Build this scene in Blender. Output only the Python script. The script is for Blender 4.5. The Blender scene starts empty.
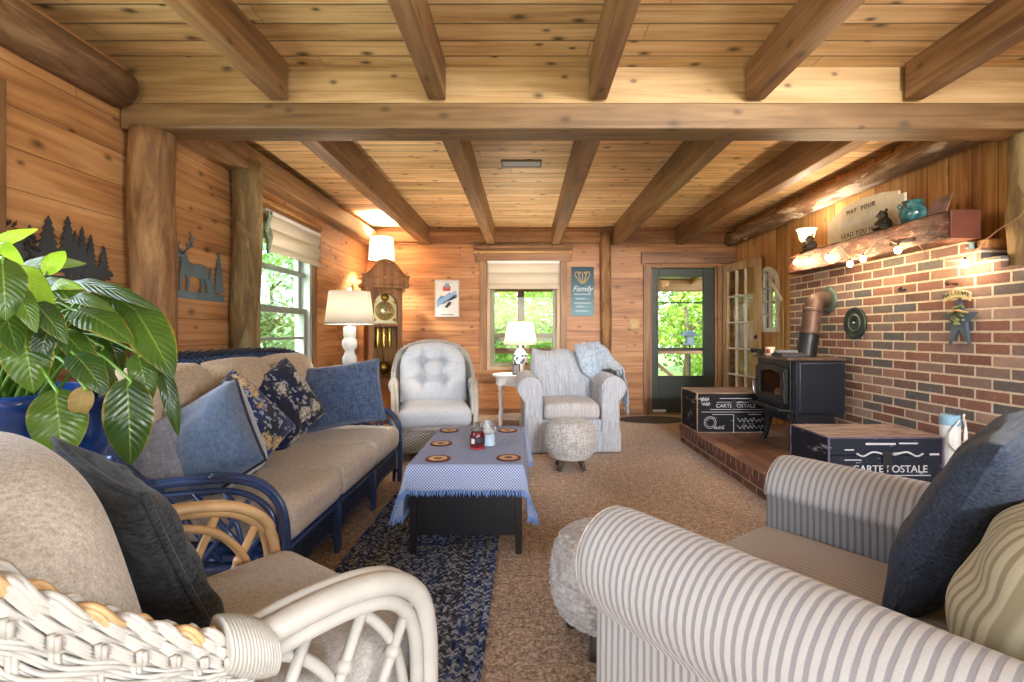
import bpy, bmesh, math, random
from mathutils import Vector, Matrix, Euler
from mathutils import noise as mnoise
PI = math.pi
RN = random.Random(11)
scene = bpy.context.scene
COL = scene.collection
V = Vector

def lin1(c):
    c /= 255.0
    return c / 12.92 if c <= 0.04045 else ((c + 0.055) / 1.055) ** 2.4
def lin(r, g=None, b=None):
    if g is None:
        r, g, b = r
    return (lin1(r), lin1(g), lin1(b), 1.0)

# photograph pixel at a known distance Y in front of the camera -> point in the room (metres)
CAMZ = 1.12
def at(px, py, Y):
    return V(((px - 525) * Y / 480.0, Y, CAMZ - (py - 332) * Y / 480.0))

# ------------------------------------------------------------------ materials
class NT:
    def __init__(s, name):
        s.mat = bpy.data.materials.new(name)
        s.mat.use_nodes = True
        s.t = s.mat.node_tree
        s.t.nodes.clear()
        s.out = s.t.nodes.new('ShaderNodeOutputMaterial')
    def n(s, typ, ins=None, **props):
        nd = s.t.nodes.new('ShaderNode' + typ)
        for k, v in props.items():
            setattr(nd, k, v)
        for k, v in (ins or {}).items():
            s.set(nd.inputs[k], v)
        return nd
    def set(s, sock, v):
        if isinstance(v, bpy.types.NodeSocket):
            s.t.links.new(v, sock)
        else:
            sock.default_value = v
    def m(s, op, a, b=None, c=None):
        nd = s.n('Math', operation=op)
        s.set(nd.inputs[0], a)
        if b is not None: s.set(nd.inputs[1], b)
        if c is not None: s.set(nd.inputs[2], c)
        return nd.outputs[0]
    def mix(s, fac, a, b, blend='MIX'):
        nd = s.n('Mix', data_type='RGBA', blend_type=blend)
        s.set(nd.inputs[0], fac); s.set(nd.inputs[6], a); s.set(nd.inputs[7], b)
        return nd.outputs[2]
    def ramp(s, fac, stops, interp='LINEAR'):
        nd = s.n('ValToRGB')
        cr = nd.color_ramp
        cr.interpolation = interp
        while len(cr.elements) > 1:
            cr.elements.remove(cr.elements[-1])
        for i, (p, c) in enumerate(stops):
            e = cr.elements[0] if i == 0 else cr.elements.new(p)
            e.position = p
            e.color = c if len(c) == 4 else lin(c)
        s.set(nd.inputs[0], fac)
        return nd.outputs[0]
    def noise(s, vec, scale=5, detail=4, rough=.55, dist=0.0):
        nd = s.n('TexNoise', {'Scale': scale, 'Detail': detail, 'Roughness': rough, 'Distortion': dist})
        if vec is not None: s.set(nd.inputs['Vector'], vec)
        return nd.outputs[0]
    def coord(s, kind='Object'):
        if kind == 'Position':
            return s.n('NewGeometry').outputs['Position']
        return s.n('TexCoord').outputs[kind]
    def sep(s, vec):
        nd = s.n('SeparateXYZ', {0: vec})
        return nd.outputs[0], nd.outputs[1], nd.outputs[2]
    def comb(s, x, y, z):
        nd = s.n('CombineXYZ')
        for i, v in enumerate((x, y, z)): s.set(nd.inputs[i], v)
        return nd.outputs[0]
    def wn(s, vec):
        return s.n('TexWhiteNoise', {'Vector': vec}, noise_dimensions='3D').outputs[0]
    def bump(s, h, strength=.4, dist=.01):
        return s.n('Bump', {'Height': h, 'Strength': strength, 'Distance': dist}).outputs[0]
    def pbr(s, color, rough=.6, normal=None, metal=0.0, **kw):
        ins = {'Base Color': color, 'Roughness': rough, 'Metallic': metal}
        ins.update(kw)
        nd = s.n('BsdfPrincipled', ins)
        if normal is not None: s.set(nd.inputs['Normal'], normal)
        return nd.outputs[0]
    def done(s, shader):
        s.set(s.out.inputs[0], shader)
        return s.mat

def plain(name, col, rough=.5, metal=0.0, bump=None, var=0.0, **kw):
    t = NT(name)
    c = lin(col)
    nrm = None
    o = t.coord('Object')
    if var:
        f = t.noise(o, 6, 4)
        d = tuple(max(0, x * (1 - var)) for x in col); l = tuple(min(255, x * (1 + var)) for x in col)
        c = t.ramp(f, [(.3, d), (.7, l)])
    if bump:
        nrm = t.bump(t.noise(o, bump[0], 3), bump[1], .005)
    return t.done(t.pbr(c, rough, nrm, metal, **kw))

def wood(name, dark, mid, light, along, across, width=None, coord='Position', groove=.004, gdark=.35,
         knots=.5, rough=.5, tone=.25, grain=1.0, joint=0.0, bump=.25):
    t = NT(name)
    x = t.sep(t.coord(coord))
    a, c = x[along], x[across]
    d = x[3 - along - across]
    rnd = t.n('ObjectInfo').outputs['Random']
    g = None
    if width:
        cw = t.m('DIVIDE', c, width)
        row = t.m('FLOOR', cw)
        fr = t.m('FRACT', cw)
        rw = t.wn(t.comb(row, 3.3, 1.7))
        a2 = t.m('ADD', a, t.m('MULTIPLY', rw, 9.0))
        e = t.m('MULTIPLY', t.m('MINIMUM', fr, t.m('SUBTRACT', 1.0, fr)), width)
        g = t.n('MapRange', {0: e, 1: 0.0, 2: groove, 3: 0.0, 4: 1.0}, interpolation_type='SMOOTHSTEP').outputs[0]
        if joint:
            ja = t.m('DIVIDE', a2, joint)
            seg = t.m('FLOOR', ja)
            jf = t.m('FRACT', ja)
            je = t.m('MULTIPLY', t.m('MINIMUM', jf, t.m('SUBTRACT', 1.0, jf)), joint)
            jg = t.n('MapRange', {0: je, 1: 0.0, 2: .003, 3: 0.0, 4: 1.0}).outputs[0]
            g = t.m('MINIMUM', g, jg)
            rw = t.wn(t.comb(row, seg, 5.1))
    else:
        a2 = t.m('ADD', a, t.m('MULTIPLY', rnd, 17.0))
        rw = rnd
    off = t.m('MULTIPLY', rw, 4.0)
    vec = t.comb(t.m('MULTIPLY', a2, 1.3 * grain), t.m('ADD', t.m('MULTIPLY', c, 24.0 * grain), off), t.m('MULTIPLY', d, 24.0 * grain))
    gr = t.noise(vec, 1.0, 5, .6, .6)
    vec2 = t.comb(t.m('MULTIPLY', a2, .9), t.m('MULTIPLY', c, 4.0), t.m('ADD', t.m('MULTIPLY', d, 4.0), off))
    lo = t.noise(vec2, 1.0, 3, .5)
    f = t.m('ADD', t.m('MULTIPLY', gr, .55), t.m('MULTIPLY', lo, .45))
    col = t.ramp(f, [(.36, dark), (.5, mid), (.64, light)])
    tn = t.m('ADD', 1.0 - tone / 2, t.m('MULTIPLY', rw, tone))
    tcol = t.comb(tn, tn, t.m('POWER', tn, 1.3))
    col = t.mix(1.0, col, tcol, 'MULTIPLY')
    if knots:
        cc = t.m('ADD', c, t.m('MULTIPLY', d, 1.0)) if not width else c
        kv = t.comb(t.m('MULTIPLY', a2, 3.0), t.m('ADD', t.m('MULTIPLY', cc, 5.2), t.m('MULTIPLY', off, 3.0)), 0.0)
        vn = t.n('TexVoronoi', {'Vector': kv, 'Scale': 1.0, 'Randomness': 1.0}, voronoi_dimensions='2D')
        vr = t.sep(vn.outputs['Color'])
        vo = t.m('ADD', t.m('MULTIPLY', vn.outputs['Distance'], t.m('ADD', .8, t.m('MULTIPLY', vr[1], .9))), t.m('GREATER_THAN', vr[0], .74))
        kd = t.m('ADD', vo, t.m('MULTIPLY', t.noise(kv, 9, 2), .05))
        kf = t.ramp(kd, [(.05, (255, 255, 255)), (.085, (215, 215, 215)), (.15, (70, 70, 70)), (.24, (0, 0, 0))])
        kcol = tuple(int(q * .42) for q in dark)
        col = t.mix(t.m('MULTIPLY', kf, knots), col, lin(kcol))
    h = t.m('MULTIPLY', gr, .25)
    if g is not None:
        gm = t.m('ADD', gdark, t.m('MULTIPLY', g, 1 - gdark))
        col = t.mix(1.0, col, t.comb(gm, gm, gm), 'MULTIPLY')
        h = t.m('ADD', h, g)
    return t.done(t.pbr(col, rough, t.bump(h, bump, .006)))

def bark(name, dark, mid, light, axis, coord='Position', patch=None):
    t = NT(name)
    x = list(t.sep(t.coord(coord)))
    rnd = t.m('MULTIPLY', t.n('ObjectInfo').outputs['Random'], 13.0)
    sc = [16.0, 16.0, 16.0]; sc[axis] = 3.0
    y = [t.m('ADD', t.m('MULTIPLY', x[i], sc[i]), rnd) for i in range(3)]
    v = t.comb(*y)
    f = t.noise(v, 1.0, 8, .66, .5)
    col = t.ramp(f, [(.30, dark), (.5, mid), (.70, light)])
    if patch:
        p = t.noise(v, .55, 4, .6, .8)
        col = t.mix(t.ramp(p, [(.56, (0, 0, 0)), (.62, (255, 255, 255))]), col, lin(patch))
    vo = t.n('TexVoronoi', {'Vector': v, 'Scale': .55}).outputs['Distance']
    col = t.mix(t.ramp(vo, [(.05, (200, 200, 200)), (.13, (0, 0, 0))]), col, lin(tuple(q * .45 for q in dark)))
    return t.done(t.pbr(col, .75, t.bump(f, .5, .02)))

def brick(name, u, v, L, H, mort, palette, mcol=(176, 160, 138), offset=.5, coord='Position', uoff=0.0, voff=0.0):
    t = NT(name)
    x = t.sep(t.coord(coord))
    vv = t.m('DIVIDE', t.m('ADD', x[v], voff), H)
    row = t.m('FLOOR', vv); fv = t.m('FRACT', vv)
    uu = t.m('ADD', t.m('DIVIDE', t.m('ADD', x[u], uoff), L), t.m('MULTIPLY', t.m('MODULO', t.m('ABSOLUTE', row), 2.0), offset))
    cu = t.m('FLOOR', uu); fu = t.m('FRACT', uu)
    wob = t.m('MULTIPLY', t.m('SUBTRACT', t.noise(t.coord(coord), 28, 3), .5), .006)
    eu = t.m('MULTIPLY', t.m('MINIMUM', fu, t.m('SUBTRACT', 1.0, fu)), L)
    ev = t.m('MULTIPLY', t.m('MINIMUM', fv, t.m('SUBTRACT', 1.0, fv)), H)
    e = t.m('ADD', t.m('MINIMUM', eu, ev), wob)
    mk = t.n('MapRange', {0: e, 1: mort * .5 - .0015, 2: mort * .5 + .0015, 3: 0.0, 4: 1.0}).outputs[0]
    r = t.wn(t.comb(cu, row, 2.2))
    n = len(palette)
    col = t.ramp(r, [(i / n, palette[i]) for i in range(n)], 'CONSTANT')
    nz = t.noise(t.coord(coord), 35, 5, .65)
    nz2 = t.noise(t.coord(coord), 9, 4, .6)
    k = t.m('ADD', .62, t.m('ADD', t.m('MULTIPLY', nz, .35), t.m('MULTIPLY', nz2, .4)))
    col = t.mix(1.0, col, t.comb(k, k, k), 'MULTIPLY')
    pale = t.ramp(nz, [(.56, (0, 0, 0)), (.72, (110, 110, 110))])
    col = t.mix(pale, col, lin(196, 170, 150))
    mc = t.mix(nz, lin(tuple(q * .86 for q in mcol)), lin(tuple(min(255, q * 1.1) for q in mcol)))
    col = t.mix(mk, mc, col)
    h = t.m('ADD', mk, t.m('MULTIPLY', nz, .3))
    return t.done(t.pbr(col, .85, t.bump(h, .6, .008)))

def fabric(name, c1, c2, scale=140, rough=.95, bump=.25, sheen=.2, streak=None, coord='Object'):
    """woven cloth: fine thread noise, optionally streaked along one axis"""
    t = NT(name)
    o = t.coord(coord)
    x = t.sep(o)
    f1 = t.noise(t.comb(t.m('MULTIPLY', x[0], scale), t.m('MULTIPLY', x[1], scale * .25), t.m('MULTIPLY', x[2], scale * .25)), 1, 2)
    f2 = t.noise(t.comb(t.m('MULTIPLY', x[0], scale * .25), t.m('MULTIPLY', x[1], scale), t.m('MULTIPLY', x[2], scale)), 1, 2)
    f = t.m('ADD', t.m('ADD', t.m('MULTIPLY', f1, .38), t.m('MULTIPLY', f2, .38)), t.m('MULTIPLY', t.noise(o, scale * 2.2, 2), .24))
    if streak:
        s = [t.m('MULTIPLY', x[i], streak[i]) for i in range(3)]
        f = t.m('ADD', t.m('MULTIPLY', f, .4), t.m('MULTIPLY', t.noise(t.comb(*s), 1, 4, .65), .6))
    col = t.ramp(f, [(.38, c1), (.62, c2)])
    return t.done(t.pbr(col, rough, t.bump(f, bump, .003), **{'Sheen Weight': sheen, 'Sheen Roughness': .5, 'Specular IOR Level': .15}))

def stripes(name, axis, period, base, line, duty=.45, base2=None):
    """ticking stripe running across one object axis"""
    t = NT(name)
    o = t.coord('Object')
    x = t.sep(o)
    wob = t.m('MULTIPLY', t.noise(o, 9, 2), .006)
    p = t.m('FRACT', t.m('DIVIDE', t.m('ADD', x[axis], wob), period))
    tri = t.m('ABSOLUTE', t.m('SUBTRACT', t.m('MULTIPLY', p, 2.0), 1.0))
    k = t.n('MapRange', {0: tri, 1: duty - .14, 2: duty + .14, 3: 0.0, 4: 1.0}, interpolation_type='SMOOTHSTEP').outputs[0]
    f = t.noise(o, 260, 2)
    col = t.mix(k, lin(line), lin(base))
    col = t.mix(t.m('MULTIPLY', f, .25), col, lin(tuple(q * .8 for q in base)))
    h = t.m('ADD', t.m('MULTIPLY', k, .6), t.m('MULTIPLY', f, .4))
    return t.done(t.pbr(col, .92, t.bump(h, .3, .003), **{'Sheen Weight': .15, 'Specular IOR Level': .15}))

def emis(name, col, strength):
    t = NT(name)
    return t.done(t.n('Emission', {0: lin(col), 1: strength}).outputs[0])

def pane_glass(name, tint=(255, 255, 255), refl=.9):
    t = NT(name)
    tr = t.n('BsdfTransparent', {0: lin(tint)}).outputs[0]
    gl = t.n('BsdfGlossy', {0: (refl, refl, refl, 1), 'Roughness': .02}).outputs[0]
    fc = t.n('LayerWeight', {0: .5}).outputs[1]
    fr = t.m('ADD', .02, t.m('MULTIPLY', .9, t.m('POWER', fc, 5.0)))
    return t.done(t.n('MixShader', {0: fr, 1: tr, 2: gl}).outputs[0])

def shade_cloth(name, col, tr=.5):
    t = NT(name)
    f = t.noise(t.coord('Object'), 160, 2)
    c = t.mix(f, lin(tuple(q * .93 for q in col)), lin(col))
    d = t.n('BsdfDiffuse', {0: c}).outputs[0]
    l = t.n('BsdfTranslucent', {0: c}).outputs[0]
    return t.done(t.n('MixShader', {0: tr, 1: d, 2: l}).outputs[0])

def leafmat(name, c1, c2, rough=.35, trans=.35, veins=False, scale=4):
    t = NT(name)
    o = t.coord('Object')
    f = t.noise(o, scale, 3)
    col = t.ramp(f, [(.35, c1), (.65, c2)])
    nrm = None
    if veins:
        uv = t.n('UVMap').outputs[0]
        x = t.sep(uv)      # x: -1..1 stored 0..1 across, y: along
        u = t.m('ABSOLUTE', t.m('SUBTRACT', t.m('MULTIPLY', x[0], 2.0), 1.0))
        w = t.m('SINE', t.m('MULTIPLY', t.m('SUBTRACT', x[1], t.m('MULTIPLY', u, .22)), 75.0))
        mid = t.ramp(u, [(.0, (255, 255, 255)), (.06, (0, 0, 0))])
        col = t.mix(t.m('MULTIPLY', mid, .5), col, lin(170, 190, 90))
        rnd = t.noise(o, 7, 2)
        edge = t.ramp(t.m('ADD', u, t.m('MULTIPLY', t.m('SUBTRACT', rnd, .5), .5)), [(.93, (0, 0, 0)), (1.0, (255, 255, 255))])
        col = t.mix(t.m('MULTIPLY', edge, .75), col, lin(150, 130, 50))
        nrm = t.bump(w, .25, .004)
    p = t.pbr(col, rough, nrm)
    l = t.n('BsdfTranslucent', {0: t.mix(.5, col, lin(190, 220, 60))}).outputs[0]
    return t.done(t.n('MixShader', {0: trans, 1: p, 2: l}).outputs[0])

# ------------------------------------------------------------------ mesh builder
def catmull(pts, n=8, closed=False):
    P = [V(p) for p in pts]
    out = []
    N = len(P)
    rng = range(N if closed else N - 1)
    for i in rng:
        if closed:
            a, b, c, d = P[(i - 1) % N], P[i], P[(i + 1) % N], P[(i + 2) % N]
        else:
            b, c = P[i], P[i + 1]
            a = P[i - 1] if i > 0 else b * 2 - c
            d = P[i + 2] if i + 2 < N else c * 2 - b
        for k in range(n):
            t = k / n
            out.append(.5 * ((2 * b) + (c - a) * t + (2 * a - 5 * b + 4 * c - d) * t * t + (3 * b - a - 3 * c + d) * t ** 3))
    if not closed:
        out.append(P[-1].copy())
    return out

class MB:
    def __init__(s):
        s.v = []; s.f = []; s.m = []; s.s = []; s.uv = {}
    def add(s, vs, fs, mi=0, smooth=True, M=None):
        b = len(s.v)
        s.v += [tuple(M @ V(p)) if M is not None else tuple(p) for p in vs]
        for f in fs:
            s.f.append(tuple(i + b for i in f)); s.m.append(mi); s.s.append(smooth)
        return b
    def box(s, x0, x1, y0, y1, z0, z1, mi=0, M=None):
        vs = [(x, y, z) for z in (z0, z1) for y in (y0, y1) for x in (x0, x1)]
        fs = [(0, 2, 3, 1), (4, 5, 7, 6), (0, 1, 5, 4), (2, 6, 7, 3), (0, 4, 6, 2), (1, 3, 7, 5)]
        s.add(vs, fs, mi, False, M)
        return s
    def bar(s, p, q, w, h, mi=0, up=(0, 0, 1)):
        p, q = V(p), V(q)
        d = (q - p); L = d.length; d.normalize()
        x = d.cross(V(up))
        if x.length < 1e-4: x = d.cross(V((1, 0, 0)))
        x.normalize(); z = x.cross(d)
        M = Matrix((( x.x, d.x, z.x, p.x), (x.y, d.y, z.y, p.y), (x.z, d.z, z.z, p.z), (0, 0, 0, 1)))
        return s.box(-w / 2, w / 2, 0, L, -h / 2, h / 2, mi, M)
    def rbox(s, c, size, r, n=6, mi=0, M=None, fn=None):
        """rounded box: centre, full size, edge radius; fn(p, unit) may move each point (for puffing)"""
        hx = [q / 2 for q in size]
        vs = []; fs = []; idx = {}
        def ticks(h):
            rr = min(r, h * .999)
            t = [-h + rr * (1 - math.cos(PI / 2 * i / 3)) for i in range(4)] if rr > 0 else [-h]
            t = [-h, -h + rr * .3, -h + rr * .65, -h + rr]
            inner = [(-h + rr) + (2 * (h - rr)) * i / n for i in range(1, n)]
            return t + inner + [-q for q in reversed(t)]
        T = [ticks(h) for h in hx]
        def vert(p):
            key = tuple(round(q, 6) for q in p)
            if key in idx: return idx[key]
            core = [max(h - r, 0) for h in hx]
            q = V([max(-core[i], min(core[i], p[i])) for i in range(3)])
            d = V(p) - q
            rr = [min(r, h) for h in hx]
            if d.length > 1e-9:
                dd = d.normalized()
                o = q + V([dd[i] * rr[i] for i in range(3)])
            else:
                o = V(p)
            if fn: o = V(fn(o, (o.x / hx[0], o.y / hx[1], o.z / hx[2])))
            idx[key] = len(vs)
            vs.append(o + V(c))
            return idx[key]
        for ax in range(3):
            a, b = (ax + 1) % 3, (ax + 2) % 3
            for sg in (-1, 1):
                for i in range(len(T[a]) - 1):
                    for j in range(len(T[b]) - 1):
                        q = []
                        for (ii, jj) in ((i, j), (i + 1, j), (i + 1, j + 1), (i, j + 1)):
                            p = [0, 0, 0]; p[ax] = sg * hx[ax]; p[a] = T[a][ii]; p[b] = T[b][jj]
                            q.append(vert(p))
                        fs.append(tuple(q) if sg > 0 else tuple(reversed(q)))
        s.add(vs, fs, mi, True, M)
        return s
    def tube(s, pts, r, seg=8, closed=False, mi=0, cap=True, sy=1.0, ref=None):
        P = [V(p) for p in pts]
        n = len(P)
        rs = r if isinstance(r, (list, tuple)) else [r] * n
        T = []
        for i in range(n):
            a = P[i - 1] if (i > 0 or closed) else P[i]
            b = P[(i + 1) % n] if (i < n - 1 or closed) else P[i]
            d = b - a
            T.append(d.normalized() if d.length > 1e-9 else V((0, 0, 1)))
        x = (V(ref) if ref else (V((0, 0, 1)) if abs(T[0].z) < .9 else V((1, 0, 0))))
        x = (x - T[0] * x.dot(T[0])).normalized()
        vs = []
        for i in range(n):
            x = (x - T[i] * x.dot(T[i]))
            x = x.normalized() if x.length > 1e-6 else T[i].orthogonal().normalized()
            y = T[i].cross(x)
            for k in range(seg):
                a = 2 * PI * k / seg
                vs.append(P[i] + (x * math.cos(a) + y * math.sin(a) * sy) * rs[i])
        fs = []
        m = n if closed else n - 1
        for i in range(m):
            j = (i + 1) % n
            for k in range(seg):
                l = (k + 1) % seg
                fs.append((i * seg + k, i * seg + l, j * seg + l, j * seg + k))
        if cap and not closed:
            fs.append(tuple(reversed(range(seg))))
            fs.append(tuple(range((n - 1) * seg, n * seg)))
        s.add(vs, fs, mi)
        return s
    def lathe(s, prof, c=(0, 0, 0), seg=28, mi=0, M=None, closed_ends=True, fn=None):
        vs = []; fs = []
        n = len(prof)
        for (r, z) in prof:
            for k in range(seg):
                a = 2 * PI * k / seg
                rr = fn(r, z, a) if fn else r
                vs.append((c[0] + rr * math.cos(a), c[1] + rr * math.sin(a), c[2] + z))
        for i in range(n - 1):
            for k in range(seg):
                l = (k + 1) % seg
                fs.append((i * seg + k, i * seg + l, (i + 1) * seg + l, (i + 1) * seg + k))
        if closed_ends:
            if prof[0][0] > 1e-6: fs.append(tuple(reversed(range(seg))))
            if prof[-1][0] > 1e-6: fs.append(tuple(range((n - 1) * seg, n * seg)))
        s.add(vs, fs, mi, True, M)
        return s
    def ell(s, c, r, seg=16, rings=10, mi=0, M=None):
        rx, ry, rz = r if isinstance(r, (tuple, list)) else (r, r, r)
        vs = [(c[0], c[1], c[2] - rz)]
        for i in range(1, rings):
            t = -PI / 2 + PI * i / rings
            for k in range(seg):
                a = 2 * PI * k / seg
                vs.append((c[0] + rx * math.cos(t) * math.cos(a), c[1] + ry * math.cos(t) * math.sin(a), c[2] + rz * math.sin(t)))
        vs.append((c[0], c[1], c[2] + rz))
        fs = []
        for k in range(seg):
            l = (k + 1) % seg
            fs.append((0, 1 + l, 1 + k))
            for i in range(rings - 2):
                b = 1 + i * seg
                fs.append((b + k, b + l, b + seg + l, b + seg + k))
            b = 1 + (rings - 2) * seg
            fs.append((b + k, b + l, len(vs) - 1))
        s.add(vs, fs, mi, True, M)
        return s
    def prism(s, poly, z0, z1, M=None, mi=0):
        n = len(poly)
        ar = sum(poly[i][0] * poly[(i + 1) % n][1] - poly[(i + 1) % n][0] * poly[i][1] for i in range(n))
        if ar < 0: poly = list(reversed(poly))
        vs = [(x, y, z0) for x, y in poly] + [(x, y, z1) for x, y in poly]
        fs = [tuple(reversed(range(n))), tuple(range(n, 2 * n))]
        fs += [(i, (i + 1) % n, n + (i + 1) % n, n + i) for i in range(n)]
        s.add(vs, fs, mi, False, M)
        return s
    def grid(s, fn, nu, nv, mi=0, M=None, smooth=True, flip=False, uv=False):
        vs = [fn(i / nu, j / nv) for j in range(nv + 1) for i in range(nu + 1)]
        w = nu + 1
        fs = []
        for j in range(nv):
            for i in range(nu):
                q = (j * w + i, j * w + i + 1, (j + 1) * w + i + 1, (j + 1) * w + i)
                fs.append(tuple(reversed(q)) if flip else q)
        b = s.add(vs, fs, mi, smooth, M)
        if uv:
            for j in range(nv + 1):
                for i in range(nu + 1):
                    s.uv[b + j * w + i] = (i / nu, j / nv)
        return s
    def build(s, name, mats, parent=None, bevel=0.0, loc=None, rot=None, solid=0.0, subd=0, bseg=2):
        me = bpy.data.meshes.new(name)
        me.from_pydata([tuple(p) for p in s.v], [], s.f)
        if not isinstance(mats, (list, tuple)): mats = [mats]
        for m in mats: me.materials.append(m)
        me.polygons.foreach_set('material_index', s.m)
        me.polygons.foreach_set('use_smooth', s.s)
        if s.uv:
            ul = me.uv_layers.new(name='UVMap')
            for lp in me.loops:
                ul.data[lp.index].uv = s.uv.get(lp.vertex_index, (0, 0))
        me.validate()
        o = bpy.data.objects.new(name, me)
        COL.objects.link(o)
        if parent is not None: o.parent = parent
        if loc is not None: o.location = loc
        if rot is not None: o.rotation_euler = rot
        if solid:
            md = o.modifiers.new('thickness', 'SOLIDIFY'); md.thickness = solid; md.offset = 0
        if bevel:
            md = o.modifiers.new('edges', 'BEVEL'); md.width = bevel; md.segments = bseg; md.limit_method = 'ANGLE'; md.angle_limit = .7
        if subd:
            md = o.modifiers.new('smooth', 'SUBSURF'); md.levels = subd; md.render_levels = subd
        return o

def thing(name, label, cat, loc=(0, 0, 0), rz=0.0, group=None):
    o = bpy.data.objects.new(name, None)
    o.empty_display_size = .1
    COL.objects.link(o)
    o.location = loc; o.rotation_euler = (0, 0, rz)
    return tag(o, label, cat, group)
def tag(o, label, cat, group=None):
    o['label'] = label; o['category'] = cat
    if group: o['group'] = group
    return o
def struct(name, mb, mats, parent=None, label=None, **kw):
    o = mb.build(name, mats, parent, **kw)
    if parent is None: o['kind'] = 'structure'
    if label: o['label'] = label
    return o
def sroot(name, loc=(0, 0, 0), rz=0.0, label=None):
    o = bpy.data.objects.new(name, None)
    COL.objects.link(o)
    o.location = loc; o.rotation_euler = (0, 0, rz)
    o['kind'] = 'structure'
    if label: o['label'] = label
    return o
def dup(root, loc, rz, label, group=None):
    def cp(o, parent):
        c = o.copy(); COL.objects.link(c); c.parent = parent
        for ch in list(o.children): cp(ch, c)
        return c
    r = cp(root, None)
    r.location = loc; r.rotation_euler = (0, 0, rz)
    r['label'] = label
    if group: r['group'] = group
    return r
def text(name, body, size, mat, parent, loc, rot, shear=0.0, extrude=.0012, space=1.0, align='CENTER', offset=0.0):
    cu = bpy.data.curves.new(name, 'FONT')
    cu.body = body; cu.size = size; cu.extrude = extrude; cu.shear = shear
    cu.align_x = align; cu.align_y = 'CENTER'; cu.space_character = space; cu.offset = offset
    cu.materials.append(mat)
    tmp = bpy.data.objects.new('tmp_text', cu)
    COL.objects.link(tmp)
    dg = bpy.context.evaluated_depsgraph_get()
    me = bpy.data.meshes.new_from_object(tmp.evaluated_get(dg), depsgraph=dg)
    bpy.data.objects.remove(tmp); bpy.data.curves.remove(cu)
    me.name = name
    o = bpy.data.objects.new(name, me)
    COL.objects.link(o)
    o.parent = parent; o.location = loc; o.rotation_euler = rot
    return o
def lamp_light(name, loc, power, col, radius=.04, parent=None):
    l = bpy.data.lights.new(name, 'POINT')
    l.energy = power; l.color = col; l.shadow_soft_size = radius
    o = bpy.data.objects.new(name, l); COL.objects.link(o)
    o.location = loc
    if parent: o.parent = parent
    return o

def rotm(ax, ay=0.0, az=0.0):
    return Euler((ax, ay, az)).to_matrix().to_4x4()
def frame(origin, x, y, z):
    x, y, z = V(x), V(y), V(z)
    o = V(origin)
    return Matrix(((x.x, y.x, z.x, o.x), (x.y, y.y, z.y, o.y), (x.z, y.z, z.z, o.z), (0, 0, 0, 1)))

# pillow: two puffed skins joined at a seam, local x/y in its plane, z its thickness
def pillow_mb(W, H, T, seed=0, n=30, pinch=.07, wr=.02):
    mb = MB()
    def pt(u, v, sg):
        x = u * W / 2 * (1 - pinch * (1 - v * v) * abs(u) ** 3)
        y = v * H / 2 * (1 - pinch * (1 - u * u) * abs(v) ** 3)
        e = max(0.0, (1 - u ** 2)) * max(0.0, (1 - v ** 2))
        z = sg * T / 2 * e ** .36
        q = V((x * 7 + seed * 3.1, y * 7, sg * 2.0 + seed))
        z += mnoise.noise(q) * wr * min(1, e * 4) + mnoise.noise(q * 2.3) * wr * .5 * min(1, e * 4)
        return V((x, y, z))
    def par(t):
        t = t * 2 - 1
        return math.sin(t * PI / 2) * .55 + t * .45
    mb.grid(lambda a, b: pt(par(a), par(b), 1), n, n)
    mb.grid(lambda a, b: pt(par(a), par(b), -1), n, n, flip=True)
    return mb
def pillow_edge(W, H, r, pinch=.07, n=16):
    pts = []
    for k in range(4):
        for i in range(n):
            t = -1 + 2 * i / n
            u, v = [(t, -1), (1, t), (-t, 1), (-1, -t)][k]
            pts.append(V((u * W / 2 * (1 - pinch * (1 - v * v) * abs(u) ** 3), v * H / 2 * (1 - pinch * (1 - u * u) * abs(v) ** 3), 0)))
    mb = MB(); mb.tube(pts, r, 6, closed=True)
    return mb
def throw_pillow(name, label, mat, W, H, T, pos, normal, up, roll=0.0, pipe=None, seed=0, group=None, pinch=.07):
    """a throw pillow: centre, the way its face looks, and which way its top points"""
    n = V(normal).normalized(); u = V(up)
    u = (u - n * u.dot(n)).normalized()
    x = u.cross(n)
    M = frame(pos, x, u, n) @ rotm(0, 0, roll)
    o = bpy.data.objects.new(name, None); COL.objects.link(o); o.matrix_world = M
    o.empty_display_size = .1
    tag(o, label, 'pillow', group)
    c = pillow_mb(W, H, T, seed, pinch=pinch).build('cover', mat, o)
    if pipe: pillow_edge(W, H, .007, pinch).build('piping', pipe, o)
    return o
# ------------------------------------------------------------------ materials of this room
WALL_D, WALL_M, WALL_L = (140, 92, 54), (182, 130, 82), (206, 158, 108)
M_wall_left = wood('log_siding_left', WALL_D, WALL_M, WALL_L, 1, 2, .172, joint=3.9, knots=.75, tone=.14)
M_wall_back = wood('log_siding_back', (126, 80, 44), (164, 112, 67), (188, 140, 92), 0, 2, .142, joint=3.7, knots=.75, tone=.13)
M_wall_right = wood('vertical_panel', (152, 100, 54), (194, 142, 84), (214, 168, 108), 2, 1, .17, joint=0, knots=.8, tone=.24, groove=.007, gdark=.2)
M_ceil = wood('ceiling_boards', (176, 134, 86), (218, 180, 128), (238, 212, 164), 0, 1, .13, groove=.009, joint=2.6, knots=.95, tone=.24, gdark=.22)
M_header = wood('header_boards', (154, 116, 74), (192, 154, 106), (214, 180, 134), 0, 2, None, knots=.8)
M_beamY = wood('joist_wood', (92, 62, 38), (130, 94, 60), (160, 124, 86), 1, 0, None, knots=.6, bump=.4)
M_beamX = wood('beam_wood', (88, 62, 38), (118, 88, 56), (146, 114, 78), 0, 2, None, knots=.6, bump=.4)
M_trimZ = wood('casing_upright', (92, 62, 38), (134, 96, 62), (160, 122, 84), 2, 0, None, knots=.4)
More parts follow.
